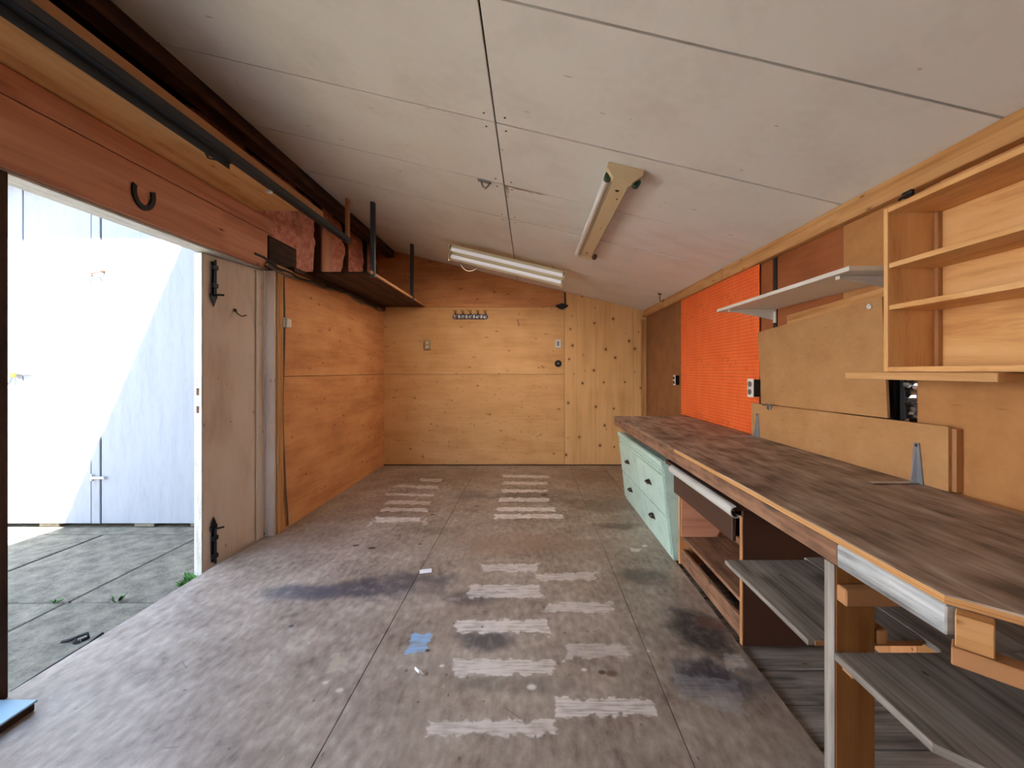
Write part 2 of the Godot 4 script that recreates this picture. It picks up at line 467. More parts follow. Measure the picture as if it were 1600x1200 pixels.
	plain("dark_paint", c8(24, 21, 20), 0.7)
	plain("desk_brown", c8(74, 48, 36), 0.5)
	plain("desk_lip", c8(196, 194, 188), 0.35)
	plain("rust", c8(92, 62, 44), 0.8, 0.3)
	plain("cable_grey", c8(120, 108, 96), 0.7)
	plain("cable_black", c8(32, 28, 26), 0.7)
	plain("paper", c8(236, 236, 238), 0.8)
	plain("blue_paint", c8(150, 186, 208), 0.5)
	plain("leaf", c8(88, 140, 52), 0.6)
	plain("leaf_dark", c8(62, 108, 40), 0.6)
	plain("rubber", c8(30, 28, 28), 0.8)
	mat("ply_edge", M.pine.albedo_texture, Vector2(0.9, 0.05), 0.7)
	mat("dark_pine", M.pine.albedo_texture, Vector2(1.1, 0.5), 0.7, c8(186, 168, 146))  # pine texture tinted darker, for the front leg
	plain("rail_wood", c8(176, 124, 80), 0.7)
	plain("roof_felt", c8(70, 68, 66), 0.9)
	plain("soil", c8(92, 86, 76), 0.95)
	plain("purple_enamel", c8(76, 58, 82), 0.4)
	plain("bronze", c8(70, 52, 38), 0.4, 0.7)
	var foil := plain("foil", c8(200, 204, 208), 0.22, 1.0)
	foil.metallic_specular = 0.6
	M.leaf.backlight_enabled = true
	M.leaf.backlight = c8(60, 90, 30)

const FX0 := -2.06
const FX1 := 0.99
const FZ0 := -5.62
const FZ1 := -0.90
func floor_texture() -> void:
	var w := 1024
	var h := 1584
	var px := paint(w, h, [c8(90, 78, 69), c8(136, 121, 109), c8(162, 147, 134), c8(188, 176, 165)], [[0.007, 1, 1, 0.5, 303], [0.08, 1, 3, 0.4, 304], [0.05, 1, 1.3, 0.45, 305]], 0.0, 0.0, 0.14)
	var n := FastNoiseLite.new()
	n.seed = 77
	n.frequency = 0.035
	n.fractal_octaves = 4
	var fine := FastNoiseLite.new()
	fine.seed = 78
	fine.frequency = 0.12
	fine.fractal_octaves = 3
	var sx := w / (FX1 - FX0)
	var sz := h / (FZ1 - FZ0)
	# stains: [u, v, radius in m across, along, colour, strength]
	for s in [[560, 922, 0.42, 0.12, c8(58, 60, 70), 0.75], [640, 905, 0.30, 0.10, c8(58, 58, 66), 0.7], [470, 925, 0.3, 0.1, c8(74, 80, 92), 0.5], [760, 1000, 0.16, 0.08, c8(44, 44, 54), 0.8], [735, 935, 0.16, 0.10, c8(52, 50, 56), 0.6], [1090, 985, 0.18, 0.22, c8(36, 34, 36), 0.9], [1110, 1060, 0.22, 0.12, c8(40, 42, 54), 0.8],
		[850, 775, 0.55, 0.30, c8(70, 66, 62), 0.5], [940, 790, 0.4, 0.22, c8(76, 66, 54), 0.5], [735, 775, 0.25, 0.2, c8(74, 72, 70), 0.5], [690, 830, 0.2, 0.12, c8(86, 72, 60), 0.4], [960, 822, 0.2, 0.08, c8(60, 52, 44), 0.7], [1010, 900, 0.22, 0.1, c8(66, 58, 52), 0.7], [800, 1070, 0.25, 0.06, c8(84, 76, 70), 0.5], [1110, 975, 0.08, 0.06, c8(120, 76, 62), 0.6], [820, 850, 0.5, 0.25, c8(140, 100, 76), 0.35], [640, 790, 0.6, 0.35, c8(124, 96, 76), 0.4], [700, 745, 0.9, 0.4, c8(104, 82, 66), 0.5], [930, 745, 0.7, 0.4, c8(100, 80, 66), 0.5]]:
		var p := on_y(s[0], s[1], 0.0)
		var cx := (p.x - FX0) * sx
		var cz := (p.z - FZ0) * sz
		var rx: float = s[2] * sx
		var rz: float = s[3] * sz
		var col: Color = s[4]
		for y in range(maxi(0, int(cz - rz * 1.5)), mini(h, int(cz + rz * 1.5))):
			for x in range(maxi(0, int(cx - rx * 1.5)), mini(w, int(cx + rx * 1.5))):
				var r := Vector2((x - cx) / rx, (y - cz) / rz).length() * 0.8 + n.get_noise_2d(x * 0.35, y * 0.35) * 0.45
				if r < 1.0:
					var a: float = s[5] * smoothstep(0.0, 0.75, 1.0 - r) * clampf(0.85 + fine.get_noise_2d(x, y * 0.4) * 0.25 + n.get_noise_2d(x, y) * 0.45, 0.0, 1.0)
					var k := (y * w + x) * 3
					px[k] = int(lerpf(px[k], col.r * 255, a)); px[k + 1] = int(lerpf(px[k + 1], col.g * 255, a)); px[k + 2] = int(lerpf(px[k + 2], col.b * 255, a))
	# old strips of filler and paint: pixel corners of each strip, going round
	var white := c8(222, 214, 208)
	for s in [
		[[655, 747], [690, 748], [690, 753], [655, 752], white, 0.6], [[622, 757], [685, 759], [684, 764], [612, 761], white, 0.55], [[604, 770], [678, 772], [676, 776], [598, 774], white, 0.7], [[608, 781], [674, 783], [673, 789], [600, 787], white, 0.6], [[598, 793], [670, 794], [668, 800], [592, 799], white, 0.75], [[588, 808], [662, 808], [655, 815], [582, 817], white, 0.9],
		[[784, 741], [858, 743], [858, 747], [785, 746], white, 0.8], [[786, 752], [856, 753], [855, 758], [784, 757], white, 0.7], [[784, 764], [856, 765], [856, 769], [783, 770], white, 0.85], [[780, 777], [858, 778], [858, 784], [778, 784], white, 0.9], [[776, 792], [868, 793], [868, 799], [775, 799], white, 1.0], [[773, 803], [878, 803], [880, 810], [772, 811], white, 1.0],
		[[748, 881], [842, 880], [840, 894], [752, 893], white, 0.75], [[832, 896], [933, 892], [930, 907], [838, 908], white, 0.75], [[732, 913], [845, 914], [850, 935], [728, 934], white, 0.8], [[852, 941], [958, 940], [957, 958], [848, 955], white, 0.8], [[712, 968], [856, 967], [858, 988], [710, 990], white, 0.9], [[880, 1004], [982, 1005], [985, 1027], [882, 1029], white, 0.6], [[706, 1028], [866, 1030], [868, 1054], [710, 1056], white, 0.8], [[866, 1089], [1018, 1088], [1028, 1117], [868, 1119], white, 0.9], [[665, 1124], [868, 1124], [874, 1150], [668, 1150], white, 0.8],
		[[750, 873], [835, 873], [835, 878], [750, 878], c8(180, 160, 140), 0.5], [[1050, 1052], [1150, 1060], [1170, 1120], [1060, 1090], c8(170, 168, 172), 0.45], [[1130, 1020], [1160, 1020], [1165, 1045], [1135, 1045], c8(190, 190, 190), 0.5], [[646, 986], [674, 990], [664, 1022], [628, 1024], c8(140, 176, 212), 1.0],
		[[985, 855], [1000, 857], [1000, 863], [985, 861], c8(220, 214, 204), 0.9], [[1002, 851], [1010, 852], [1010, 856], [1002, 855], c8(220, 214, 204), 0.9], [[655, 820], [666, 808], [668, 818], [660, 822], white, 0.5], [[573, 822], [590, 806], [592, 807], [577, 823], white, 0.7], [[660, 945], [740, 925], [742, 930], [662, 950], c8(176, 170, 168), 0.35], [[515, 1020], [545, 1020], [540, 1050], [510, 1050], c8(200, 190, 168), 0.4]]:
		var poly := PackedVector2Array()
		var lo := Vector2(1e9, 1e9)
		var hi := Vector2(-1e9, -1e9)
		for k in 4:
			var p := on_y(s[k][0], s[k][1], 0.0)
			var q := Vector2((p.x - FX0) * sx, (p.z - FZ0) * sz)
			poly.append(q)
			lo = lo.min(q); hi = hi.max(q)
		var area := 0.0
		for k in 4:
			area += poly[k].cross(poly[(k + 1) % 4])
		var col: Color = s[4]
		for y in range(maxi(0, int(lo.y) - 8), mini(h, int(hi.y) + 8)):
			for x in range(maxi(0, int(lo.x) - 8), mini(w, int(hi.x) + 8)):
				var inside := 1e9
				for k in 4:
					var e := poly[(k + 1) % 4] - poly[k]
					inside = minf(inside, signf(area) * e.normalized().cross(Vector2(x, y) - poly[k]))
				var a := clampf((inside + n.get_noise_2d(x * 1.1, y * 1.1) * 9.0 + fine.get_noise_2d(x, y) * 3.0) * 0.35, 0.0, 1.0)
				if a > 0.0:
					a *= s[5] * clampf(0.85 + fine.get_noise_2d(x * 0.12, y * 1.6) * 0.7 + n.get_noise_2d(x + 300, y) * 0.35, 0.0, 1.0)
					var k := (y * w + x) * 3
					px[k] = int(lerpf(px[k], col.r * 255, a)); px[k + 1] = int(lerpf(px[k + 1], col.g * 255, a)); px[k + 2] = int(lerpf(px[k + 2], col.b * 255, a))
	# spots, drips and nail heads
	for s in [[581, 856, 0.035, c8(64, 50, 42)], [556, 852, 0.028, c8(72, 58, 48)], [656, 850, 0.018, c8(70, 58, 50)], [676, 804, 0.03, c8(60, 50, 44)], [745, 791, 0.03, c8(58, 50, 44)], [850, 773, 0.05, c8(44, 38, 34)], [668, 1016, 0.014, c8(34, 34, 38)], [455, 978, 0.016, c8(60, 62, 70)], [857, 995, 0.008, white], [880, 1033, 0.009, white], [912, 1046, 0.016, white], [1012, 1017, 0.01, white], [690, 1040, 0.014, white], [940, 1050, 0.02, c8(70, 44, 36)], [955, 1052, 0.03, c8(96, 70, 58)], [830, 1073, 0.025, white], [530, 1078, 0.02, c8(206, 198, 178)], [508, 1066, 0.016, c8(206, 198, 178)]]:
		var p := on_y(s[0], s[1], 0.0)
		dot(px, w, h, (p.x - FX0) * sx, (p.z - FZ0) * sz, s[2] * sx, s[2] * sz * 0.8, s[3], 0.85, 0.5)
	rng.seed = 5
	for k in 260:
		dot(px, w, h, rng.randf() * w, rng.randf() * h, rng.randf_range(1.0, 3.0), rng.randf_range(1.0, 4.5), c8(66, 56, 50) if k % 4 else c8(196, 188, 178), 0.6)
	for k in 70:
		var x0 := rng.randf() * w
		var y0 := rng.randf() * h
		var dir := Vector2.from_angle(rng.randf() * TAU)
		for s in rng.randi_range(8, 26):
			dot(px, w, h, x0 + dir.x * s, y0 + dir.y * s, 1.3, 1.3, c8(88, 78, 72), 0.35)
	mat("floor_ply", texture(px, w, h), Vector2(1, 1), 0.42)
	M.floor_ply.metallic_specular = 0.5

# ------------------------------------------------------------------ the scene
func _ready() -> void:
	var cam := Camera3D.new()
	cam.name = "camera"
	cam.projection = Camera3D.PROJECTION_FRUSTUM
	cam.near = 0.05
	cam.far = 200.0
	cam.size = 0.05 * 1200.0 / F
	cam.frustum_offset = Vector2((800.0 - VU) / F, (VV - 600.0) / F) * 0.05
	cam.position = Vector3(0, H, 0)
	add_child(cam)
	cam.current = true
	var we := WorldEnvironment.new()
	we.name = "environment"
	var env := Environment.new()
	env.background_mode = Environment.BG_SKY
	var sky := Sky.new()
	var sm := ProceduralSkyMaterial.new()
	sm.sky_top_color = c8(140, 178, 226)
	sm.sky_horizon_color = c8(214, 226, 240)
	sm.sky_curve = 0.2
	sm.ground_bottom_color = c8(120, 116, 108)
	sm.ground_horizon_color = c8(150, 148, 142)
	sm.sky_energy_multiplier = 1.0
	sm.sun_angle_max = 3.0
	sky.sky_material = sm
	env.sky = sky
	env.background_energy_multiplier = SKY
	env.tonemap_mode = Environment.TONE_MAPPER_LINEAR
	env.tonemap_exposure = EXPOSURE
	env.sdfgi_enabled = true
	env.ssao_enabled = true
	env.ssil_enabled = true
	we.environment = env
	add_child(we)
	var sun := DirectionalLight3D.new()
	sun.name = "sun"
	sun.light_color = Color(1.0, 0.98, 0.95)
	sun.light_energy = SUN
	sun.light_angular_distance = 0.6
	sun.shadow_enabled = true
	add_child(sun)
	sun.look_at_from_position(Vector3.ZERO, Vector3(-1.08, -2.505, -1.2), Vector3.UP)

	make_materials()
	rng.seed = 21
	build_outside()
	build_shell()
	build_ceiling()
	build_doorway()
	build_left_storage()
	build_lamps()
	build_back_wall_things()
	build_right_wall_things()
	build_workbench()
	build_under_bench()
	build_floor_things()

const BOUNCE_HOUSE_X := -7.6
const FAR_FILL := 1.1  # strength of the fill light added at the far end
const SKY := 5.0
const SUN := 12.0
const EXPOSURE := 1.75

func structure(called: String, label: String, category: String, pos := Vector3.ZERO) -> Node3D:
	return thing(called, label, category, pos, "", "structure")

# ------------------------------------------------------------------ yard and neighbouring shed
func build_outside() -> void:
	var o := structure("pavement", "grey concrete slab paving of the yard outside the doorway", "pavement")
	bar("soil_bed", M.soil, o, Vector3(-30, GY - 0.2, -25), Vector3(-2.1, GY - 0.06, 25), 0.0)
	var xs := [-2.14, -2.78, -3.63, -4.49, -5.35, -6.21, -7.07]
	var zs := [-3.55, -2.5, -1.3, -0.1, 1.1, 2.3, 3.5]
	for i in xs.size() - 1:
		for j in zs.size() - 1:
			var st := begin()
			var lift := rng.randf_range(-0.006, 0.004)
			var tilt := Basis(Vector3(0, 0, 1), rng.randf_range(-0.004, 0.004))
			box(st, Transform3D(tilt, Vector3((xs[i] + xs[i + 1]) / 2, GY - 0.03 + lift, (zs[j] + zs[j + 1]) / 2)), Vector3(xs[i] - xs[i + 1] - 0.014, 0.06, zs[j + 1] - zs[j] - 0.016), 0.006)
			put(st, "slab", M.concrete, o)
	bar("gravel_strip", M.concrete, o, Vector3(-8, GY - 0.06, -3.9), Vector3(-2.14, GY - 0.005, -3.56), 0.0)
	bar("apron", M.concrete, o, Vector3(-30, GY - 0.06, -25), Vector3(-7.08, GY - 0.004, 25), 0.0)
	bar("apron", M.concrete, o, Vector3(-7.07, GY - 0.06, 3.51), Vector3(-2.14, GY - 0.004, 25), 0.0)
	# unseen white house, added to bounce sunlight in through the doorway
	var hs := thing("added_bounce_house", "unseen white house wall added across the yard to bounce sunlight indoors", "house", Vector3(BOUNCE_HOUSE_X, GY, -1.0))
	bar("wall", M.bounce_house_paint, hs, Vector3(BOUNCE_HOUSE_X - 0.3, GY, -16.0), Vector3(BOUNCE_HOUSE_X, 4.6, 14.0), 0.0)
	bar("plinth", M.concrete, hs, Vector3(BOUNCE_HOUSE_X, GY, -16.0), Vector3(BOUNCE_HOUSE_X + 0.03, 0.25, 14.0), 0.004)
	bar("fascia", M.old_white, hs, Vector3(BOUNCE_HOUSE_X - 0.3, 4.5, -16.0), Vector3(BOUNCE_HOUSE_X + 0.12, 4.68, 14.0), 0.004)
	bar("roof", M.roof_felt, hs, Vector3(BOUNCE_HOUSE_X - 3.0, 4.68, -16.0), Vector3(BOUNCE_HOUSE_X + 0.16, 4.76, 14.0), 0.004)
	# the shed: three white doors/panels facing the camera side, on low blocks
	var zf := -3.70
	var sh := thing("garden_shed", "white painted wooden shed with plank doors across the concrete yard", "shed", Vector3(-4.4, GY, zf))
	var y0 := -0.085
	for r in [[-7.2, -4.515], [-4.505, -3.905], [-3.895, -3.82], [-3.812, -2.40]]:
		bar("door_panel" if r[0] < -3.9 and r[0] > -5 else "wall_panel", M.shed_paint, sh, Vector3(r[0], y0, zf - 0.03), Vector3(r[1], 2.98, zf + (0.006 if r[0] == -3.895 else 0.0)), 0.004, 1)
	bar("body", M.dark_paint, sh, Vector3(-7.2, y0, zf - 2.6), Vector3(-2.40, 2.9, zf - 0.035), 0.0)
	var st := begin()
	beam(st, Vector3(-7.25, 2.97, zf + 0.11), Vector3(-2.4, 2.97, zf + 0.11), 0.27, 0.03, Vector3.UP)
	put(st, "eave_board", M.shed_paint, sh)
	bar("roof", M.roof_felt, sh, Vector3(-7.25, 2.986, zf - 2.7), Vector3(-2.36, 3.03, zf + 0.25), 0.004)
	for x in [-5.6, -4.3, -3.45, -2.95, -2.5]:
		bar("block", M.concrete, sh, Vector3(x - 0.09, GY, zf - 0.25), Vector3(x + 0.09, y0, zf - 0.02), 0.004)
	# hook and eye, hasp with padlock, turn button
	st = begin()
	var p := on_z(145, 427, 3.69)
	tube(st, [p + Vector3(-0.09, 0.012, 0.012), p + Vector3(0, -0.008, 0.02), p + Vector3(0.1, 0.014, 0.012)], 0.004, 6)
	lathe(st, Transform3D(Basis(Vector3.RIGHT, PI / 2), p + Vector3(0.1, 0.014, 0.0)), [Vector2(0.0, 0.022), Vector2(0.013, 0.018), Vector2(0.013, 0.0)], 10)
	tube(st, [p + Vector3(0, 0, 0), p + Vector3(0, -0.03, 0.01)], 0.004, 6)
	put(st, "gate_hook", M.rust, sh)
	p = on_z(33, 582, 3.69)
	var hasp := begin()
	span(hasp, p + Vector3(-0.03, -0.018, 0), p + Vector3(0.11, 0.012, 0.012))
	lathe(hasp, Transform3D(Basis(Vector3.RIGHT, PI / 2), p + Vector3(-0.05, 0, 0)), [Vector2(0.0, 0.03), Vector2(0.018, 0.028), Vector2(0.02, 0.0)], 12)
	var hn := put(hasp, "hasp", M.galvanised, sh)
	st = begin()
	span(st, p + Vector3(-0.075, -0.045, 0.012), p + Vector3(-0.025, -0.0, 0.035), 0.006)
	put(st, "padlock", M.brass, hn)
	st = begin()
	tube(st, [p + Vector3(-0.065, 0.0, 0.024), p + Vector3(-0.065, 0.025, 0.024), p + Vector3(-0.05, 0.036, 0.024), p + Vector3(-0.035, 0.025, 0.024), p + Vector3(-0.035, 0.0, 0.024)], 0.004, 6)
	beam(st, p + Vector3(-0.05, -0.03, 0.02), p + Vector3(-0.09, -0.11, 0.02), 0.02, 0.006)
	put(st, "shackle", M.steel, hn)
	p = on_z(155, 746, 3.69)
	st = begin()
	span(st, p + Vector3(-0.06, -0.012, 0.006), p + Vector3(0.06, 0.01, 0.02), 0.004)
	span(st, p + Vector3(-0.065, -0.03, 0.0), p + Vector3(-0.052, 0.03, 0.015), 0.003)
	put(st, "turn_button", M.old_white, sh)

# ------------------------------------------------------------------ floor and walls
func build_shell() -> void:
	var fl := structure("floor", "scuffed plywood floor with pale filler strips and dark stains", "floor")
	world_rect = Rect2(FX0, FZ0, FX1 - FX0, FZ1 - FZ0)
	var xs := [-2.06, -0.70, 0.53, 0.975]
	var zs := [-5.62, -3.77, -1.33, 1.1, ZF]
	for i in 3:
		for j in 4:
			bar("plywood_sheet", M.floor_ply, fl, Vector3(xs[i] + 0.0015, -0.018, zs[j] + 0.001), Vector3(xs[i + 1] - 0.0015, 0.0, zs[j + 1] - 0.001), 0.0012)
	bar("plywood_sheet", M.floor_ply, fl, Vector3(0.9765, -0.018, -5.619), Vector3(XR, 0.0, -4.20), 0.0012)
	world_rect = Rect2()
	var z := -5.6
	while z < ZF:
		bar("floor_plank", M.grey_plank, fl, Vector3(0.9, -0.055, z + 0.003), Vector3(1.64, -0.02 - rng.randf() * 0.006, minf(z + 0.185, ZF)), 0.004, 0)
		z += 0.19
	bar("joist_bed", M.dark_wood, fl, Vector3(-2.06, -0.16, -5.7), Vector3(1.7, -0.06, ZF), 0.0)
	bar("edge_joist", M.dark_wood, fl, Vector3(-2.06, -0.12, -5.62), Vector3(-2.0, -0.02, ZF), 0.003)
	bar("base_strip", M.dark_wood, fl, Vector3(XL, -0.017, ZB), Vector3(XR, 0.012, ZB + 0.02), 0.003)

	var wb := structure("wall_back", "honey coloured plywood back wall with knotty upright sheet at right", "wall")
	bar("sheathing", M.dark_wood, wb, Vector3(-2.15, -0.1, ZB - 0.12), Vector3(1.75, 3.2, ZB - 0.02), 0.0)
	var xm := on_z(882, 0, 5.62).x
	var panels := [
		[Vector3(XL - 0.1, 0.0, 0), Vector3(xm - 0.002, 1.225, 0), M.ply_back, Vector2(1.3, 0.6)],
		[Vector3(XL - 0.1, 1.229, 0), Vector3(xm - 0.002, 2.135, 0), M.ply_back_upper, Vector2(1.2, 0.5)]]
	for q in panels:
		bar("plywood_panel", q[2], wb, Vector3(q[0].x, q[0].y, ZB - 0.014), Vector3(q[1].x, q[1].y, ZB), 0.0015, 0, q[3])
	var st := begin()       # gable sheets follow the ceiling
	prism(st, at(0, 0, ZB - 0.010), PackedVector2Array([Vector2(XL - 0.1, 2.178), Vector2(xm - 0.002, 2.178), Vector2(xm - 0.002, cy(xm) + 0.02), Vector2(XL - 0.1, cy(XL - 0.1) + 0.02)]), 0.014)
	put(st, "gable_panel", M.ply_red, wb)
	st = begin()            # knotty sheet, grain upright
	prism(st, Transform3D(Basis(Vector3(0, 1, 0), Vector3(-1, 0, 0), Vector3(0, 0, 1)), Vector3(0, 0, ZB - 0.007)), PackedVector2Array([Vector2(0, -xm - 0.002), Vector2(0, -XR), Vector2(cy(XR) + 0.02, -XR), Vector2(cy(xm) + 0.02, -xm - 0.002)]), 0.014)
	put(st, "knotty_panel", M.ply_knotty, wb)
	bar("batten", M.ply_red, wb, Vector3(XL - 0.1, 2.138, ZB - 0.01), Vector3(xm - 0.003, 2.176, ZB + 0.008), 0.002)
	# thin corner strip at the far right
	bar("corner_strip", M.pine, wb, Vector3(XR - 0.075, 0.0, ZB), Vector3(XR - 0.001, cy(XR) - 0.11, ZB + 0.004), 0.001, 1)

	var wl := structure("wall_left", "red-brown plywood left wall beyond the doorway with insulation above", "wall")
	bar("sheathing", M.tar_paper, wl, Vector3(-2.19, -0.1, ZB - 0.1), Vector3(-2.17, 3.06, -3.26), 0.0)
	bar("sheathing", M.tar_paper, wl, Vector3(-2.19, 2.06, -3.26), Vector3(-2.17, 3.06, ZF), 0.0)
	bar("plywood_panel", M.ply_red, wl, Vector3(XL - 0.012, 0.0, ZB), Vector3(XL, 1.225, -3.245), 0.0015, 2, Vector2(0.4, 0.2))
	bar("plywood_panel", M.ply_red, wl, Vector3(XL - 0.012, 1.229, ZB), Vector3(XL, 2.10, -3.245), 0.0015, 2, Vector2(1.7, 0.75))
	bar("top_plate", M.dark_wood, wl, Vector3(-2.10, 2.07, ZB), Vector3(XL - 0.012, 2.115, -3.2), 0.003)
	bar("ledger", M.dark_wood, wl, Vector3(-2.02, 2.095, ZB), Vector3(XL + 0.02, 2.135, -3.45), 0.003)
	for q in [[-3.30, 2.10], [-4.07, 2.9], [-4.66, 2.9], [-5.2, 2.9]]:
		bar("stud", M.dark_wood, wl, Vector3(-2.17, 0.0, q[0] - 0.02), Vector3(XL - 0.014 if q[1] < 2.2 else -2.04, q[1], q[0] + 0.02), 0.002, 1)
	bar("stud_cover", M.header_wood, wl, Vector3(-2.045, 2.12, -4.26), Vector3(-2.02, 2.93, -4.06), 0.003, 1)
	for q in [[-4.05, -3.14, 2.11], [-4.64, -4.09, 2.11], [-5.18, -4.68, 2.11], [-5.6, -5.22, 2.11], [-3.12, -2.6, 2.47]]:
		batt(wl, q[0], q[1], q[2], 2.94)
	# closed part of the left wall behind the camera
	bar("near_panel", M.ply_red, wl, Vector3(-2.08, 0.0, ADDED_OPENING_END), Vector3(-2.03, 2.06, ZF), 0.002, 2)

	var wr := structure("wall_right", "patchwork of brown boards on the right wall behind the workbench", "wall")
	bar("sheathing", M.dark_paint, wr, Vector3(1.70, -0.1, ZB - 0.1), Vector3(1.75, 2.25, ZF), 0.0)
	var zi := func(u: float) -> float: return -F * XR / (u - VU)
	bar("hardboard_panel", M.hardboard, wr, Vector3(XR, 0.0, ZB), Vector3(XR + 0.012, 2.02, -4.21), 0.0015)
	bar("plywood_panel", M.ply_mahogany, wr, Vector3(XR + 0.002, 0.0, -4.20), Vector3(XR + 0.014, 2.02, -2.70), 0.0015)
	bar("joint_batten", M.dark_paint, wr, Vector3(XR + 0.001, 0.9, -2.69), Vector3(XR + 0.013, 2.02, -2.655), 0.002)
	bar("plywood_panel", M.ply_mahogany, wr, Vector3(XR, 1.0, -2.645), Vector3(XR + 0.012, 2.02, zi.call(1317.0)), 0.0015, 2)
	bar("tan_panel", M.tan_ply, wr, Vector3(XR, 1.3, zi.call(1317.0) + 0.002), Vector3(XR + 0.012, 2.02, -1.60), 0.0015)
	bar("tan_panel", M.tan_ply, wr, Vector3(XR, 0.0, zi.call(1433.0)), Vector3(XR + 0.012, 1.255, 0.4), 0.0015)
	bar("plywood_panel", M.ply_red, wr, Vector3(XR, 1.26, -1.598), Vector3(XR + 0.012, 2.02, ZF), 0.0015)
	bar("plywood_panel", M.ply_red, wr, Vector3(XR, 0.0, 0.404), Vector3(XR + 0.012, 1.255, ZF), 0.0015)
	bar("low_panel", M.ply_red, wr, Vector3(XR, 0.0, -2.69), Vector3(XR + 0.012, 0.99, zi.call(1433.0) - 0.13), 0.0015)
	bar("low_panel", M.ply_red, wr, Vector3(XR, 0.0, -1.82), Vector3(XR + 0.012, 0.83, zi.call(1433.0) - 0.002), 0.0015)
	bar("stud", M.dark_paint, wr, Vector3(1.60, 0.0, -1.80), Vector3(1.70, 2.02, -1.775), 0.002, 1)
	var tr := structure("trim_1", "pine top plate along the right wall under the ceiling", "beam")
	st = begin()
	beam(st, Vector3(1.552, 2.043, ZB + 0.02), Vector3(1.552, 2.043, -3.3), 0.044, 0.092)
	put(st, "plate", M.pine, tr)
	st = begin()
	beam(st, Vector3(1.552, 2.043, -3.296), Vector3(1.552, 2.043, ZF), 0.044, 0.092)
	put(st, "plate", M.pine, tr)

	var wf := structure("wall_front", "plywood wall behind the photographer closing the bay", "wall")
	bar("plywood_panel", M.ply_red, wf, Vector3(-2.2, -0.1, ZF), Vector3(1.75, 3.2, ZF + 0.05), 0.0)

const ADDED_OPENING_END := 0.6  # doorway carried on past the near post, added to let daylight in

# a fluffy glass wool batt between two studs
func batt(parent: Node3D, z0: float, z1: float, y0: float, y1: float) -> void:
	var n := FastNoiseLite.new()
	n.seed = int(z0 * 100.0)
	n.frequency = 3.0
	n.fractal_octaves = 4
	var nu := 16
	var nv := 24
	var p := []
	for j in nv + 1:
		var row := []
		for i in nu + 1:
			var a := i / float(nu)
			var b := j / float(nv)
			var edge := sqrt(sqrt(maxf(0.0, 16.0 * a * (1.0 - a) * b * (1.0 - b))))
			var z := lerpf(z0, z1, a)
			var y := lerpf(y0, y1, b)
			row.append(Vector3(-2.15 + edge * (0.115 + n.get_noise_2d(z, y) * 0.05 + n.get_noise_2d(z * 4.0, y * 4.0) * 0.02), y, z))
		p.append(row)
	var st := begin()
	for j in nv:
		for i in nu:
			for q in [[0, 0], [1, 0], [1, 1], [0, 0], [1, 1], [0, 1]]:
				var v: Vector3 = p[j + q[1]][i + q[0]]
				st.set_smooth_group(1)
				st.set_uv(Vector2(v.z, v.y))
				st.add_vertex(v)
	st.generate_normals()
	put(st, "insulation_batt", M.wool, parent)

# ------------------------------------------------------------------ ceiling and roof
func ceil_box(parent: Node3D, called: String, m: Material, x0: float, x1: float, z0: float, z1: float, under: float, thick: float, bev := 0.003, whole := false) -> MeshInstance3D:
	var st := begin()
	var ang := -atan(SLOPE)
	var mid := (x0 + x1) / 2
	var b := Basis(Vector3(0, 0, 1), ang)
	box(st, Transform3D(b, Vector3(mid, cy(mid) + under, (z0 + z1) / 2) + b.y * thick / 2), Vector3((x1 - x0) / cos(ang), thick, z1 - z0), bev, 0, Vector2((x1 - x0) / cos(ang) / 2, (z1 - z0) / 2) if whole else null)
	return put(st, called, m, parent)
const CEIL_EDGE := -1.83
const CEIL_MID := -0.17
func build_ceiling() -> void:
	var o := structure("ceiling", "sloping ceiling of off-white painted sheets with open joints", "ceiling")
	var zs := [ZB, -4.49, -3.34, -2.73, -2.05, -1.35, -0.65, 0.6, ZF]
	for i in zs.size() - 1:
		ceil_box(o, "ceiling_panel", M.ceiling_paint, CEIL_EDGE, CEIL_MID - 0.004, zs[i] + 0.005, zs[i + 1] - 0.005, rng.randf() * 0.003, 0.012, 0.001)
		var stained: bool = i == 2      # the sheet with the brown leak mark at the crossing of the joints
		ceil_box(o, "ceiling_panel", M.ceiling_stained if stained else M.ceiling_paint, CEIL_MID + 0.004, XR + 0.02, zs[i] + 0.005, zs[i + 1] - 0.005, rng.randf() * 0.003, 0.012, 0.001, stained)
	ceil_box(o, "backing", M.tar_paper, CEIL_EDGE + 0.005, XR + 0.015, ZB, ZF, 0.0165, 0.006, 0.0)
	for z in [-2.05, -2.73, -3.34, -4.49]:
		for dx in [-0.05, 0.05]:
			for dz in [-0.05, 0.06]:
				var st := begin()
				var x: float = CEIL_MID + dx
				lathe(st, Transform3D(Basis(Vector3.RIGHT, PI), Vector3(x, cy(x) + 0.001, z + dz)), [Vector2(0.006, 0.0), Vector2(0.005, 0.002), Vector2(0.0, 0.002)], 8)
				put(st, "screw", M.rust, o)
	var r := structure("roof", "dark roof deck sloping up to an eave over the doorway", "roof")
	ceil_box(r, "deck", M.roof_felt, -2.72, 1.95, ZB - 0.3, 3.2, 0.12, 0.08, 0.0)
	for z in [-5.5, -4.9, -4.3, -3.7, -3.1, -2.5, -1.9, -1.3, -0.7, 0.0, 0.7, 1.4, 1.95]:
		ceil_box(r, "rafter", M.dark_wood, -2.60, 1.7, z - 0.02, z + 0.02, 0.02, 0.10, 0.0)
	var t := structure("trim_2", "dark beam along the raised left edge of the ceiling", "beam")
	bar("beam", M.dark_wood, t, Vector3(-1.94, 2.80, ZB), Vector3(CEIL_EDGE - 0.002, cy(CEIL_EDGE) + 0.03, ZF), 0.004)

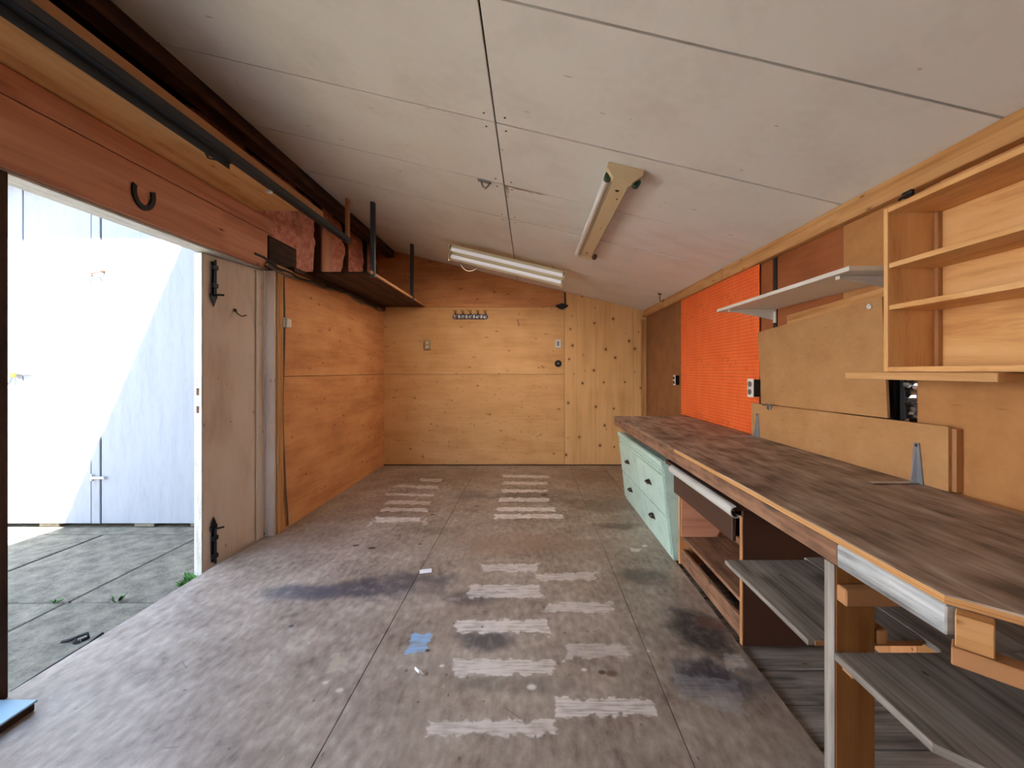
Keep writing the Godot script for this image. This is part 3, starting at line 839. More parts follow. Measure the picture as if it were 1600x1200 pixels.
# ------------------------------------------------------------------ doorway
func build_doorway() -> void:
	var hd := structure("trim_3", "red-stained timber header over the wide doorway", "beam")
	bar("header_board", M.header_wood, hd, Vector3(-2.12, 2.06, -3.22), Vector3(-2.03, 2.338, ZF), 0.004, 2)
	bar("header_board", M.header_wood, hd, Vector3(-2.12, 2.342, -3.30), Vector3(-2.026, 2.452, ZF), 0.004, 2)
	bar("head_jamb", M.old_white, hd, Vector3(-2.17, 2.045, -3.24), Vector3(-2.05, 2.06, ZF), 0.002, 2)
	bar("splice_block", M.dark_wood, hd, Vector3(-2.10, 2.12, -3.62), Vector3(-2.03, 2.33, -3.24), 0.004)
	var jb := structure("trim_4", "off-white door post where plywood wall begins", "post")
	bar("post", M.door_paint, jb, Vector3(-2.045, 0.0, -3.245), Vector3(-1.972, 2.045, -3.205), 0.003, 1)
	bar("stop", M.pine, jb, Vector3(-1.975, 0.0, -3.30), Vector3(-1.955, 2.08, -3.235), 0.003, 1)
	var np := structure("trim_5", "dark brown door post at the near side of the doorway", "post")
	bar("post", M.dark_wood, np, Vector3(-2.12, 0.0, -1.62), Vector3(-2.03, 2.045, -1.50), 0.003, 1)
	# the open leaf: hinged at the far post, standing a little outside the wall line
	var a := Vector3(-2.045, 0, -3.20)
	var b := Vector3(-2.125, 0, -2.70)
	var door := structure("door_1", "beige painted door leaf standing open with black bolts", "door", Vector3(b.x, GY, b.z))
	var dir := (b - a).normalized()
	var out := Vector3(-dir.z, 0, dir.x)       # towards the yard
	if out.x > 0: out = -out
	var w := a.distance_to(b)
	var basis_ := Basis(dir, Vector3.UP, dir.cross(Vector3.UP))
	var ctr := (a + b) * 0.5 + out * 0.029
	var y0 := -0.07
	var y1 := 2.04
	var st := begin()
	box(st, Transform3D(basis_, ctr + Vector3.UP * (y0 + y1) / 2), Vector3(w - 0.012, y1 - y0, 0.052), 0.002, 1)
	put(st, "panel", M.door_paint, door)
	st = begin()
	box(st, Transform3D(basis_, b + out * 0.029 + dir * 0.0 + Vector3.UP * (y0 + y1) / 2), Vector3(0.012, y1 - y0, 0.058), 0.002, 1)
	var edge := put(st, "edge_strip", M.old_white, door)
	for v in [612.0, 640.0]:
		st = begin()
		box(st, Transform3D(basis_, b + out * 0.029 + dir * 0.006 + Vector3.UP * (H - (v - VV) / F * 2.7)), Vector3(0.002, 0.045, 0.02), 0.0005)
		put(st, "strike_plate", M.rust, edge)
	st = begin()
	box(st, Transform3D(basis_, a + dir * 0.045 - out * 0.004 + Vector3.UP * (y0 + y1) / 2), Vector3(0.07, y1 - y0 - 0.01, 0.008), 0.002, 1)
	put(st, "hinge_stile", M.door_paint, door)
	var inn := -out
	for q in [[1.98, -1.0], [0.02, 1.0]]:
		var c := b - dir * 0.075 + inn * 0.002
		var s: float = q[1]
		st = begin()
		box(st, Transform3D(basis_, c + inn * 0.003 + Vector3.UP * (q[0] + s * 0.09)), Vector3(0.034, 0.22, 0.006), 0.001, 1)
		box(st, Transform3D(basis_, c + inn * 0.003 + Vector3.UP * (q[0] + s * 0.21)), Vector3(0.052, 0.03, 0.007), 0.001)
		prism(st, Transform3D(basis_, c + inn * 0.003 + Vector3.UP * (q[0] + s * 0.225)), PackedVector2Array([Vector2(-0.02, 0), Vector2(0.02, 0), Vector2(0.0, s * 0.055)]), 0.006)
		for k in [0.02, 0.14]:
			box(st, Transform3D(basis_, c + inn * 0.012 + Vector3.UP * (q[0] + s * k)), Vector3(0.04, 0.03, 0.022), 0.003)
		var bolt := put(st, "barrel_bolt", M.black_metal, door)
		st = begin()
		tube(st, [c + inn * 0.016 + Vector3.UP * (q[0] - s * 0.03), c + inn * 0.016 + Vector3.UP * (q[0] + s * 0.2)], 0.008, 8)
		tube(st, [c + inn * 0.016 + Vector3.UP * (q[0] + s * 0.2), c + inn * 0.03 - dir * 0.05 + Vector3.UP * (q[0] + s * 0.195)], 0.007, 8)
		put(st, "bolt_rod", M.black_metal, bolt)
	# coat hook
	var hp := a.lerp(b, 0.52) + inn * 0.003 + Vector3.UP * 1.70
	st = begin()
	lathe(st, Transform3D(Basis(Vector3.RIGHT, PI / 2), hp), [Vector2(0.012, -0.004), Vector2(0.012, 0.006), Vector2(0, 0.008)], 10)
	tube(st, [hp + inn * 0.004, hp + inn * 0.02 - Vector3.UP * 0.025, hp + inn * 0.035 - Vector3.UP * 0.04 - dir * 0.02, hp + inn * 0.05 - Vector3.UP * 0.03 - dir * 0.045], 0.0045, 6)
	put(st, "coat_hook", M.rust, door)
	# horseshoe on the header
	var hs := thing("horseshoe", "rusty iron horseshoe nailed points up on the header beam", "horseshoe", on_x(224, 330, -2.03))
	var c0 := on_x(223, 302, -2.03)
	var outer := PackedVector2Array()
	var inner := []
	for k in 21:
		var f := lerpf(-0.36, PI + 0.36, k / 20.0)
		outer.append(Vector2(cos(f) * 0.066, -sin(f) * 0.088))
		inner.append(Vector2(cos(f) * 0.043, -sin(f) * 0.062))
	inner.reverse()
	for q in inner: outer.append(q)
	st = begin()
	prism(st, Transform3D(Basis(Vector3(0, 0, -1), Vector3.UP, Vector3.RIGHT), c0 + Vector3(0.006, 0, 0)), outer, 0.01)
	put(st, "shoe", M.black_metal, hs)
	for f in [0.3, 1.0, 2.14, 2.84]:
		st = begin()
		lathe(st, Transform3D(Basis(Vector3.FORWARD, PI / 2), c0 + Vector3(0.011, -sin(f) * 0.075, -cos(f) * 0.055)), [Vector2(0.004, 0), Vector2(0.0, 0.003)], 6)
		put(st, "nail", M.rust, hs)

# ------------------------------------------------------------------ storage up on the left
func build_left_storage() -> void:
	var o := thing("overhead_shelf", "golden plywood overhead shelf above doorway with dark steel rail edge", "shelf", Vector3(-1.86, 2.45, -1.5))
	bar("board", M.ply_fir, o, Vector3(-2.12, 2.455, -3.08), Vector3(-1.69, 2.474, ZF), 0.002, 2)
	var st := begin()      # the rail: a channel hung under the front edge, running on past the board
	span(st, Vector3(-1.70, 2.452, -3.85), Vector3(-1.655, 2.457, -0.3), 0.001)
	span(st, Vector3(-1.66, 2.452, -3.85), Vector3(-1.655, 2.50, -0.3), 0.001)
	span(st, Vector3(-1.70, 2.41, -2.35), Vector3(-1.695, 2.457, -0.3), 0.001)
	put(st, "rail", M.rail_metal, o)
	bar("edge_strip", M.rail_wood, o, Vector3(-1.69, 2.50, -3.35), Vector3(-1.665, 2.555, ZF), 0.003, 2)
	st = begin()
	var p := on_x(330, 225, -1.69)
	span(st, p + Vector3(-0.03, -0.02, -0.05), p + Vector3(0.03, 0.01, 0.04), 0.004)
	beam(st, p + Vector3(-0.03, -0.02, 0.03), p + Vector3(-0.06, -0.045, -0.06), 0.012, 0.004)
	beam(st, p + Vector3(-0.06, -0.045, -0.06), p + Vector3(0.02, -0.045, -0.12), 0.012, 0.004)
	put(st, "rail_bracket", M.black_metal, o)
	st = begin()
	p = on_y(421, 297, 2.455)
	span(st, p + Vector3(-0.014, -0.02, -0.018), p + Vector3(0.014, 0.0, 0.018), 0.004)
	put(st, "catch", M.white_plastic, o)
	bar("hanger", M.rail_wood, o, Vector3(-1.685, 2.45, -3.84), Vector3(-1.66, cy(-1.67), -3.79), 0.002, 1)

	# hung shelf in the far corner
	var s := thing("hanging_shelf", "dark boarded shelf hung from ceiling in far left corner", "shelf", Vector3(-1.7, 2.14, -4.6))
	bar("board", M.dark_wood, s, Vector3(-2.03, 2.137, ZB + 0.01), Vector3(-1.42, 2.155, -3.70), 0.002, 2)
	bar("edge_strip", M.rail_wood, s, Vector3(-1.42, 2.135, ZB + 0.01), Vector3(-1.40, 2.16, -3.66), 0.002, 2)
	for z in [-3.74, -4.98]:
		st = begin()
		span(st, Vector3(-1.40, 2.12, z - 0.018), Vector3(-1.392, cy(-1.40), z + 0.018), 0.001, 1)
		span(st, Vector3(-1.43, 2.12, z + 0.014), Vector3(-1.392, cy(-1.42), z + 0.019), 0.001, 1)
		span(st, Vector3(-1.45, 2.115, z - 0.02), Vector3(-1.392, 2.122, z + 0.02), 0.001)
		put(st, "hanger", M.rail_metal, s)
	# cables sagging along the top of the left wall
	st = begin()
	var pts := []
	for k in 25:
		var f := k / 24.0
		pts.append(Vector3(-1.957 + 0.001 * sin(k * 1.3), lerpf(2.065, 2.085, f) - 0.02 * sin(f * PI * 3.0) - 0.012 * sin(k * 0.9), lerpf(-3.10, ZB + 0.03, f)))
	tube(st, pts, 0.012, 8)
	var cb := put(st, "cable", M.cable_grey)
	tag(cb, "grey sagging cable running along the top of the left plywood wall", "cable")
	st = begin()
	pts = []
	for k in 25:
		var f := k / 24.0
		pts.append(Vector3(-1.922 + 0.008 * sin(k * 0.8 + 1.0), lerpf(2.09, 2.06, f) - 0.03 * sin(f * PI * 2.0) + 0.008 * sin(k * 1.7), lerpf(-2.9, -5.2, f)))
	tube(st, pts, 0.009, 8)
	cb = put(st, "cable", M.cable_black)
	tag(cb, "thin black cable drooping over the left plywood wall under the hanging shelf", "cable")
	# pale curled moulding strip up the wall's near edge
	st = begin()
	pts = []
	for k in 22:
		var f := k / 21.0
		pts.append(Vector3(-1.958, lerpf(2.05, 0.02, f), -3.31 - 0.02 * sin(f * 9.0) * (0.3 + f) - (0.05 * (f - 0.85) * 6.0 if f > 0.85 else 0.0)))
	tube(st, pts, 0.007, 6)
	cb = put(st, "wall_cable", M.cable_grey)
	tag(cb, "pale cable clipped upright beside the door post", "cable")
	# white sensor box
	p = on_x(446, 505, XL)
	var w := thing("sensor_box", "small white plastic box on left plywood wall near door post", "sensor", p)
	bar("body", M.white_plastic, w, p + Vector3(0, -0.035, -0.03), p + Vector3(0.035, 0.035, 0.03), 0.006)
	bar("cover", M.galvanised, w, p + Vector3(0.0, -0.04, 0.031), p + Vector3(0.02, 0.04, 0.062), 0.004)

# ------------------------------------------------------------------ lamps (strip light off; twin tubes lit to add fill)
func build_lamps() -> void:
	var ang := -atan(SLOPE)
	# strip lamp running along the room
	var c := Vector3(0.50, cy(0.50), -2.92)
	var b := Basis(Vector3(0, 0, 1), ang)
	var t := Transform3D(b, c)
	var L := 1.46
	var o := thing("strip_light", "tan strip light with one white tube running lengthwise on ceiling", "ceiling light", c)
	var st := begin()
	prism(st, t * Transform3D(Basis(), Vector3(0, 0, 0)), PackedVector2Array([Vector2(-0.062, -0.001), Vector2(0.062, -0.001), Vector2(0.045, -0.06), Vector2(-0.04, -0.06)]), L)
	put(st, "housing", M.lamp_housing, o)
	for s in [-1.0, 1.0]:
		st = begin()
		var wide := 0.095 if s > 0 else 0.055
		prism(st, t * Transform3D(Basis(), Vector3(0, 0, s * (L / 2 + 0.01))), PackedVector2Array([Vector2(-wide, -0.001), Vector2(wide, -0.001), Vector2(wide, -0.03), Vector2(0.052, -0.075), Vector2(-0.05, -0.075), Vector2(-wide, -0.03)]), 0.05 if s > 0 else 0.02)
		put(st, "end_cap", M.lamp_housing, o)
		for x in [-0.075, 0.078]:
			if s < 0 and x < 0: continue
			st = begin()
			lathe(st, t * Transform3D(Basis(Vector3.RIGHT, PI / 2), Vector3(x, -0.052, s * (L / 2 - 0.02))), [Vector2(0, -0.02), Vector2(0.021, -0.02), Vector2(0.021, 0.02), Vector2(0, 0.02)], 14)
			put(st, "socket", M.green_plastic if s > 0 else M.rust, o)
	st = begin()
	tube(st, [t * Vector3(-0.078, -0.052, -L / 2 + 0.0), t * Vector3(-0.078, -0.052, L / 2 - 0.04)], 0.019, 16)
	put(st, "tube", M.tube_white, o)
	for q in [[0.0, 0.60, 0.012], [0.02, 0.5, 0.006], [0.0, -0.62, 0.01], [0.01, 0.0, 0.004]]:
		st = begin()
		lathe(st, t * Transform3D(Basis(Vector3.RIGHT, PI), Vector3(q[0], -0.06, q[1])), [Vector2(q[2], 0), Vector2(q[2] * 0.8, 0.003), Vector2(0, 0.003)], 10)
		put(st, "screw", M.rust, o)
	# twin-tube reflector lamp across the room
	c = Vector3(-0.24, cy(-0.24) - 0.085, -4.44)
	t = Transform3D(b * Basis(Vector3.RIGHT, -0.72), c)
	o = thing("reflector_light", "cream twin-tube fluorescent light hung across the ceiling's far end", "ceiling light", c)
	L = 1.24
	st = begin()
	# trough: opens down and towards the camera
	prism(st, t * Transform3D(Basis(Vector3(0, 0, -1), Vector3(0, 1, 0), Vector3(1, 0, 0)), Vector3.ZERO), PackedVector2Array([Vector2(-0.10, -0.045), Vector2(-0.05, -0.006), Vector2(0.05, -0.006), Vector2(0.10, -0.045), Vector2(0.097, -0.049), Vector2(0.049, -0.012), Vector2(-0.049, -0.012), Vector2(-0.097, -0.049)]), L)
	var refl := put(st, "reflector", M.cream_enamel, o)
	for s in [-1.0, 1.0]:
		st = begin()
		prism(st, t * Transform3D(Basis(Vector3(0, 0, -1), Vector3(0, 1, 0), Vector3(1, 0, 0)), Vector3(s * (L / 2 + 0.003), 0, 0)), PackedVector2Array([Vector2(-0.105, -0.05), Vector2(-0.05, 0.0), Vector2(0.05, 0.0), Vector2(0.105, -0.05), Vector2(0.09, -0.075), Vector2(-0.09, -0.075)]), 0.008)
		put(st, "end_plate", M.cream_enamel, o)
		for z in [-0.045, 0.045]:
			st = begin()
			box(st, t * at(s * (L / 2 - 0.015), -0.04, z), Vector3(0.02, 0.06, 0.022), 0.003)
			put(st, "lamp_holder", M.white_plastic, o)
	M.tube_added_glow = M.tube_white.duplicate()
	M.tube_added_glow.emission_enabled = true
	M.tube_added_glow.emission = Color(0.98, 0.97, 1.0)
	M.tube_added_glow.emission_energy_multiplier = 0.16  # faint glow added to tubes that look unlit
	for z in [-0.045, 0.045]:
		st = begin()
		tube(st, [t * Vector3(-L / 2 + 0.02, -0.052, z), t * Vector3(L / 2 - 0.02, -0.052, z)], 0.019, 16)
		put(st, "tube", M.tube_added_glow, o)
	var glow := AreaLight3D.new()  # light added to brighten the far end; the real tubes look unlit
	glow.name = "tube_fill_light"
	glow.area_size = Vector2(L - 0.06, 0.12)
	glow.light_color = Color(1.0, 0.95, 0.88)
	glow.light_energy = FAR_FILL
	glow.area_range = 12.0
	glow.area_attenuation = 2.0
	glow.shadow_enabled = true
	o.add_child(glow)
	glow.transform = Transform3D(b * Basis(Vector3.RIGHT, -PI / 2), b * Vector3(0, -0.10, 0.05))
	for x in [-0.5, 0.5]:
		st = begin()
		tube(st, [t * Vector3(x, -0.006, 0.0), Vector3((t * Vector3(x, 0, 0)).x, cy((t * Vector3(x, 0, 0)).x), c.z - 0.02)], 0.004, 6)
		put(st, "hanger_wire", M.steel, o)
	st = begin()
	var pts := []
	for k in 13:
		var f := k / 12.0
		pts.append(Transform3D(b, c) * Vector3(-0.58 + 0.36 * f, -0.02 - 0.17 * sin(f * PI) + 0.06 * f, -0.10))
	tube(st, pts, 0.004, 6)
	put(st, "power_cord", M.cable_grey, o)
	# hook on the ceiling by the centre joint
	var hx := -0.30
	var hc := Vector3(hx, cy(hx), -2.74)
	var hk := thing("ceiling_hook", "dark metal hook plate beside the ceiling's centre joint", "hook", hc)
	st = begin()
	box(st, Transform3D(b, hc + Vector3(0.0, -0.004, 0)), Vector3(0.09, 0.008, 0.035), 0.002)
	tube(st, [hc + Vector3(-0.02, -0.005, 0), hc + Vector3(-0.01, -0.04, 0.01), hc + Vector3(0.01, -0.055, 0.01), hc + Vector3(0.03, -0.03, 0.005), hc + Vector3(0.035, -0.008, 0)], 0.006, 8)
	put(st, "hook", M.steel, hk)
	# small screw hook near the right wall
	hx = 1.42
	hc = Vector3(hx, cy(hx), -4.55)
	hk = thing("screw_hook", "small rusty screw hook in ceiling above brown corner board", "hook", hc)
	st = begin()
	lathe(st, Transform3D(b * Basis(Vector3.RIGHT, PI), hc), [Vector2(0.022, 0), Vector2(0.02, 0.006), Vector2(0, 0.006)], 12)
	tube(st, [hc, hc + Vector3(0, -0.06, 0), hc + Vector3(0.01, -0.085, 0.005), hc + Vector3(0.035, -0.085, 0.005), hc + Vector3(0.04, -0.06, 0.005)], 0.005, 8)
	put(st, "hook", M.rust, hk)

# ------------------------------------------------------------------ things on the back wall
func build_back_wall_things() -> void:
	var d := 5.62
	var p := on_z(735, 495, d)
	var o := thing("coat_rack", "purple enamel rail with five hooks on the back wall", "coat rack", p)
	var st := begin()
	var poly := PackedVector2Array()
	for k in 10:
		var f := -PI / 2 + PI * k / 9.0
		poly.append(Vector2(0.205 + cos(f) * 0.034, sin(f) * 0.034))
	for k in 10:
		var f := PI / 2 + PI * k / 9.0
		poly.append(Vector2(-0.205 + cos(f) * 0.034, sin(f) * 0.034))
	prism(st, at(p.x, p.y, ZB + 0.006), poly, 0.01)
	put(st, "plate", M.purple_enamel, o)
	for k in 5:
		var x := p.x - 0.2 + 0.1 * k
		st = begin()
		lathe(st, Transform3D(Basis(Vector3.RIGHT, PI / 2), Vector3(x, p.y, ZB + 0.011)), [Vector2(0.026, 0), Vector2(0.022, 0.006), Vector2(0.008, 0.004), Vector2(0, 0.008)], 16)
		put(st, "rosette", M.steel, o)
		st = begin()
		tube(st, [Vector3(x + 0.005, p.y + 0.02, ZB + 0.012), Vector3(x, p.y + 0.05, ZB + 0.035), Vector3(x - 0.012, p.y + 0.085, ZB + 0.04)], 0.005, 6)
		tube(st, [Vector3(x + 0.012, p.y + 0.02, ZB + 0.012), Vector3(x + 0.018, p.y + 0.06, ZB + 0.07), Vector3(x + 0.022, p.y + 0.08, ZB + 0.08)], 0.004, 6)
		put(st, "hook", M.bronze, o)
		if k < 4:
			bar("tile", M.white_plastic, o, Vector3(x + 0.037, p.y - 0.022, ZB + 0.008), Vector3(x + 0.063, p.y + 0.022, ZB + 0.014), 0.002)
	# sockets
	p = on_z(668, 539, d)
	o = thing("outlet", "beige socket plate on the back wall left of the coat rack", "outlet", p)
	bar("plate", M.beige_plastic, o, Vector3(p.x - 0.045, p.y - 0.065, ZB), Vector3(p.x + 0.045, p.y + 0.065, ZB + 0.02), 0.006)
	for dy in [-0.028, 0.028]:
		bar("socket", M.cream_enamel, o, Vector3(p.x - 0.02, p.y + dy - 0.018, ZB + 0.019), Vector3(p.x + 0.02, p.y + dy + 0.018, ZB + 0.024), 0.004)
	p = on_z(872, 537, d)
	o = thing("switch_plate", "white switch plate on the back wall above a round black cap", "switch", p)
	bar("plate", M.white_plastic, o, Vector3(p.x - 0.04, p.y - 0.058, ZB), Vector3(p.x + 0.04, p.y + 0.058, ZB + 0.008), 0.003)
	bar("rocker", M.steel, o, Vector3(p.x - 0.014, p.y - 0.03, ZB + 0.007), Vector3(p.x + 0.014, p.y + 0.03, ZB + 0.013), 0.003)
	p = on_z(872, 568, d)
	o = thing("round_cap", "round black rubber cap on the back wall under the switch", "cap", p)
	st = begin()
	lathe(st, Transform3D(Basis(Vector3.RIGHT, PI / 2), Vector3(p.x, p.y, ZB)), [Vector2(0.046, 0), Vector2(0.046, 0.012), Vector2(0.038, 0.018), Vector2(0.024, 0.018), Vector2(0.022, 0.008), Vector2(0, 0.008)], 24)
	put(st, "ring", M.rubber, o)
	st = begin()
	lathe(st, Transform3D(Basis(Vector3.RIGHT, PI / 2), Vector3(p.x, p.y, ZB + 0.007)), [Vector2(0.016, 0), Vector2(0.014, 0.004), Vector2(0, 0.005)], 16)
	put(st, "centre", M.steel, o)
	p = on_z(878, 479, d)
	o = thing("cable_outlet", "black cable boot with thin lead on the back wall batten", "cable", p)
	st = begin()
	poly = PackedVector2Array()
	for k in 20:
		var f := TAU * k / 20.0
		poly.append(Vector2(cos(f) * (0.08 + 0.012 * sin(f * 3.0)), sin(f) * (0.034 + 0.006 * cos(f * 4.0))))
	prism(st, at(p.x, p.y, ZB + 0.02), poly, 0.034)
	put(st, "boot", M.rubber, o)
	st = begin()
	tube(st, [Vector3(p.x + 0.045, p.y, ZB + 0.015), Vector3(p.x + 0.04, cy(p.x + 0.04) - 0.01, ZB + 0.012)], 0.009, 8)
	put(st, "lead", M.cable_black, o)
	# clothes peg on a nail
	p = on_z(809, 503, d)
	o = thing("clothes_peg", "small wooden peg hanging on a nail in the back wall", "peg", p)
	st = begin()
	beam(st, Vector3(p.x, p.y + 0.03, ZB + 0.012), Vector3(p.x + 0.018, p.y - 0.055, ZB + 0.012), 0.014, 0.012, Vector3.BACK)
	put(st, "peg", M.rail_wood, o)
	st = begin()
	tube(st, [Vector3(p.x, p.y + 0.028, ZB), Vector3(p.x, p.y + 0.03, ZB + 0.03)], 0.004, 6)
	put(st, "nail", M.steel, o)

# ------------------------------------------------------------------ right wall
func bracket_l(called: String, label: String, p: Vector3) -> void:
	# bent steel angle: tapered upright against the board, foot on the bench
	var o := thing(called, label, "bracket", p, "steel angle brackets on the bench")
	var st := begin()
	prism(st, Transform3D(Basis(Vector3(0, 0, -1), Vector3.UP, Vector3.RIGHT), p + Vector3(-0.003, 0, 0)), PackedVector2Array([Vector2(-0.028, 0.0), Vector2(0.028, 0.0), Vector2(0.012, 0.16), Vector2(-0.010, 0.16)]), 0.004)
	prism(st, Transform3D(Basis(Vector3.RIGHT, Vector3.UP, Vector3.BACK), p), PackedVector2Array([Vector2(-0.005, 0.0), Vector2(-0.03, 0.0), Vector2(-0.005, 0.155)]), 0.004)
	put(st, "upright", M.galvanised, o)
	st = begin()
	span(st, p + Vector3(-0.19, 0.0005, -0.014), p + Vector3(-0.004, 0.004, 0.014), 0.001)
	put(st, "foot", M.galvanised, o)
	st = begin()
	lathe(st, Transform3D(Basis(Vector3.FORWARD, -PI / 2), p + Vector3(-0.006, 0.15, 0)), [Vector2(0.007, 0), Vector2(0.0, 0.004)], 8)
	put(st, "screw", M.black_metal, o)

func outlet_box(label: String, p: Vector3, s: float) -> void:
	var o := thing("outlet_box", label, "outlet", p, "steel outlet boxes on the right wall")
	bar("box", M.black_metal, o, p + Vector3(-0.045, -0.055, -0.032) * s, p + Vector3(0, 0.055, 0.032) * s, 0.003)
	bar("cover", M.white_plastic, o, p + Vector3(-0.052, -0.06, -0.035) * s, p + Vector3(-0.045, 0.06, 0.035) * s, 0.003)
	for dy in [-0.026, 0.026]:
		var st := begin()
		lathe(st, Transform3D(Basis(Vector3.FORWARD, -PI / 2), p + Vector3(-0.052, dy, 0) * s), [Vector2(0.019 * s, 0), Vector2(0.018 * s, 0.006 * s), Vector2(0, 0.007 * s)], 14)
		put(st, "socket", M.steel if s > 0.95 else M.black_plastic, o)

func build_right_wall_things() -> void:
	# orange pegboard on spacers
	var o := thing("pegboard", "bright orange pegboard panel mounted above the workbench", "pegboard", Vector3(XR, 0.83, -3.55))
	var st := begin()
	span(st, Vector3(XR - 0.016, 0.828, -4.29), Vector3(XR - 0.010, 2.0, -2.83), 0.001, 2, Vector2.ZERO)
	put(st, "board", M.pegboard, o)
	for z in [-4.27, -3.56, -2.86]:
		bar("spacer", M.pine, o, Vector3(XR - 0.010, 0.84, z - 0.018), Vector3(XR - 0.0035, 1.985, z + 0.018), 0.001, 1)
	outlet_box("steel outlet box on brown hardboard left of the pegboard", on_x(1060, 594, XR), 0.9)
	outlet_box("steel outlet box at the right edge of the orange pegboard", on_x(1182, 606, XR - 0.016) + Vector3(0, 0, 0.02), 1.05)
	# white laminate shelf on two brackets
	var y := 1.664
	o = thing("wall_shelf", "white laminate shelf on brackets beside the bookcase", "shelf", Vector3(1.41, y, -2.2))
	bar("board", M.white_laminate, o, Vector3(1.25, y, -2.785), Vector3(XR - 0.002, y + 0.019, -1.63), 0.002, 2)
	for z in [-2.655, -1.72]:
		st = begin()
		span(st, Vector3(1.27, y - 0.016, z - 0.012), Vector3(XR - 0.006, y - 0.001, z + 0.012), 0.002)
		prism(st, at(0, 0, z), PackedVector2Array([Vector2(1.30, y - 0.014), Vector2(XR - 0.008, y - 0.014), Vector2(XR - 0.008, y - 0.07)]), 0.003)
		put(st, "bracket", M.white_laminate, o)
		bar("upright_track", M.white_laminate, o, Vector3(XR - 0.018, y - 0.085, z - 0.012), Vector3(XR - 0.006, y - 0.002, z + 0.012), 0.002)
	# large fibreboard sheet, batten above, splashback below
	o = thing("fibreboard_sheet", "large plain tan fibreboard sheet between shelf and splashback", "board", Vector3(1.56, 1.05, -2.3))
	st = begin()
	prism(st, Transform3D(Basis(Vector3(0, 0, -1), Vector3.UP, Vector3.RIGHT), Vector3(1.562, 0, 0)), PackedVector2Array([Vector2(2.80, 1.052), Vector2(1.81, 1.066), Vector2(1.84, 1.60), Vector2(2.84, 1.535)]), 0.012)
	put(st, "sheet", M.fibreboard, o)
	st = begin()
	var kp := on_x(1360, 479, 1.556)
	lathe(st, Transform3D(Basis(Vector3.FORWARD, -PI / 2), kp), [Vector2(0.012, 0), Vector2(0.013, 0.008), Vector2(0.006, 0.014), Vector2(0, 0.014)], 14)
	put(st, "peg", M.white_plastic, o)
	o = thing("batten", "pine batten behind the fibreboard sheet under the white shelf", "batten", Vector3(1.568, 1.56, -2.2))
	st = begin()
	beam(st, Vector3(1.5712, 1.575, -2.54), Vector3(1.5712, 1.615, -1.63), 0.005, 0.07)
	put(st, "strip", M.pine, o)
	o = thing("splashback", "long low fibreboard splashback standing on the back of the bench", "board", Vector3(1.55, 0.83, -2.2))
	st = begin()
	prism(st, Transform3D(Basis(Vector3(0, 0, -1), Vector3.UP, Vector3.RIGHT), Vector3(1.540, 0, 0)), PackedVector2Array([Vector2(2.88, 0.828), Vector2(1.525, 0.828), Vector2(1.525, 1.066), Vector2(2.88, 1.05)]), 0.012)
	put(st, "sheet", M.fibreboard, o)
	bar("end_batten", M.rail_wood, o, Vector3(1.547, 0.828, -1.545), Vector3(XR, 1.06, -1.51), 0.002, 1)
	# latch where the two boards meet
	var lp := on_x(1202, 634, 1.534)
	o = thing("toggle_latch", "small chrome latch joining fibreboard sheet and splashback", "latch", lp)
	st = begin()
	span(st, lp + Vector3(-0.008, -0.025, -0.02), lp + Vector3(0.0, 0.012, 0.02), 0.002)
	tube(st, [lp + Vector3(-0.012, 0.0, -0.05), lp + Vector3(-0.016, 0.006, 0.0), lp + Vector3(-0.012, -0.004, 0.05)], 0.005, 6)
	put(st, "latch", M.steel, o)
	bracket_l("angle_bracket", "steel angle bracket at the pegboard end of the splashback", Vector3(1.533, 0.8275, -2.80))
	bracket_l("angle_bracket", "steel angle bracket near the free end of the splashback", Vector3(1.533, 0.8275, -1.645))
	# bookcase
	var zl := -1.61
	var zr := 0.2
	var xf := 1.368
	o = thing("bookcase", "golden plywood bookcase hung on wall with three open bays", "bookcase", Vector3(1.47, 1.26, -0.7))
	bar("side", M.ply_fir, o, Vector3(xf, 1.268, zl), Vector3(XR - 0.002, 1.895, zl + 0.019), 0.0015, 1)
	bar("side", M.ply_fir, o, Vector3(xf, 1.268, zr), Vector3(XR - 0.002, 1.895, zr + 0.019), 0.0015, 1)
	bar("back", M.ply_fir, o, Vector3(XR - 0.012, 1.287, zl + 0.02), Vector3(XR - 0.002, 1.875, zr), 0.001, 2)
	bar("corner_shade_strip", M.rail_wood, o, Vector3(XR - 0.03, 1.287, zl + 0.02), Vector3(XR - 0.0125, 1.875, zl + 0.036), 0.001, 1)  # darker strip puts the shade of the back corner into colour
	bar("top", M.ply_fir, o, Vector3(xf, 1.876, zl + 0.0195), Vector3(XR - 0.002, 1.895, zr), 0.0015, 2)
	bar("shelf", M.ply_fir, o, Vector3(xf + 0.004, 1.663, zl + 0.0195), Vector3(XR - 0.013, 1.682, zr), 0.0015, 2)
	bar("shelf", M.ply_fir, o, Vector3(xf + 0.004, 1.503, zl + 0.0195), Vector3(XR - 0.013, 1.522, zr), 0.0015, 2)
	bar("bottom", M.ply_fir, o, Vector3(xf, 1.268, zl + 0.0195), Vector3(XR - 0.002, 1.287, zr), 0.0015, 2)
	# plank carrying the bookcase
	o = thing("support_plank", "pale pine plank under the bookcase", "plank", Vector3(1.45, 1.24, -1.4))
	bar("plank", M.pine, o, Vector3(1.355, 1.238, -1.79), Vector3(1.55, 1.2665, -1.205), 0.002, 2)
	# strip of wood between plate and bookcase and a black clip
	o = thing("ledge_strip", "pine strip lying along the bookcase top under the beam", "batten", Vector3(1.5, 1.9, -0.7))
	bar("strip", M.pine, o, Vector3(1.47, 1.897, -1.605), Vector3(1.55, 1.945, 0.2), 0.002, 2)
	var bp := on_x(1420, 303, 1.528)
	o = thing("cable_clip", "small black clip under the pine beam above the bookcase", "clip", bp)
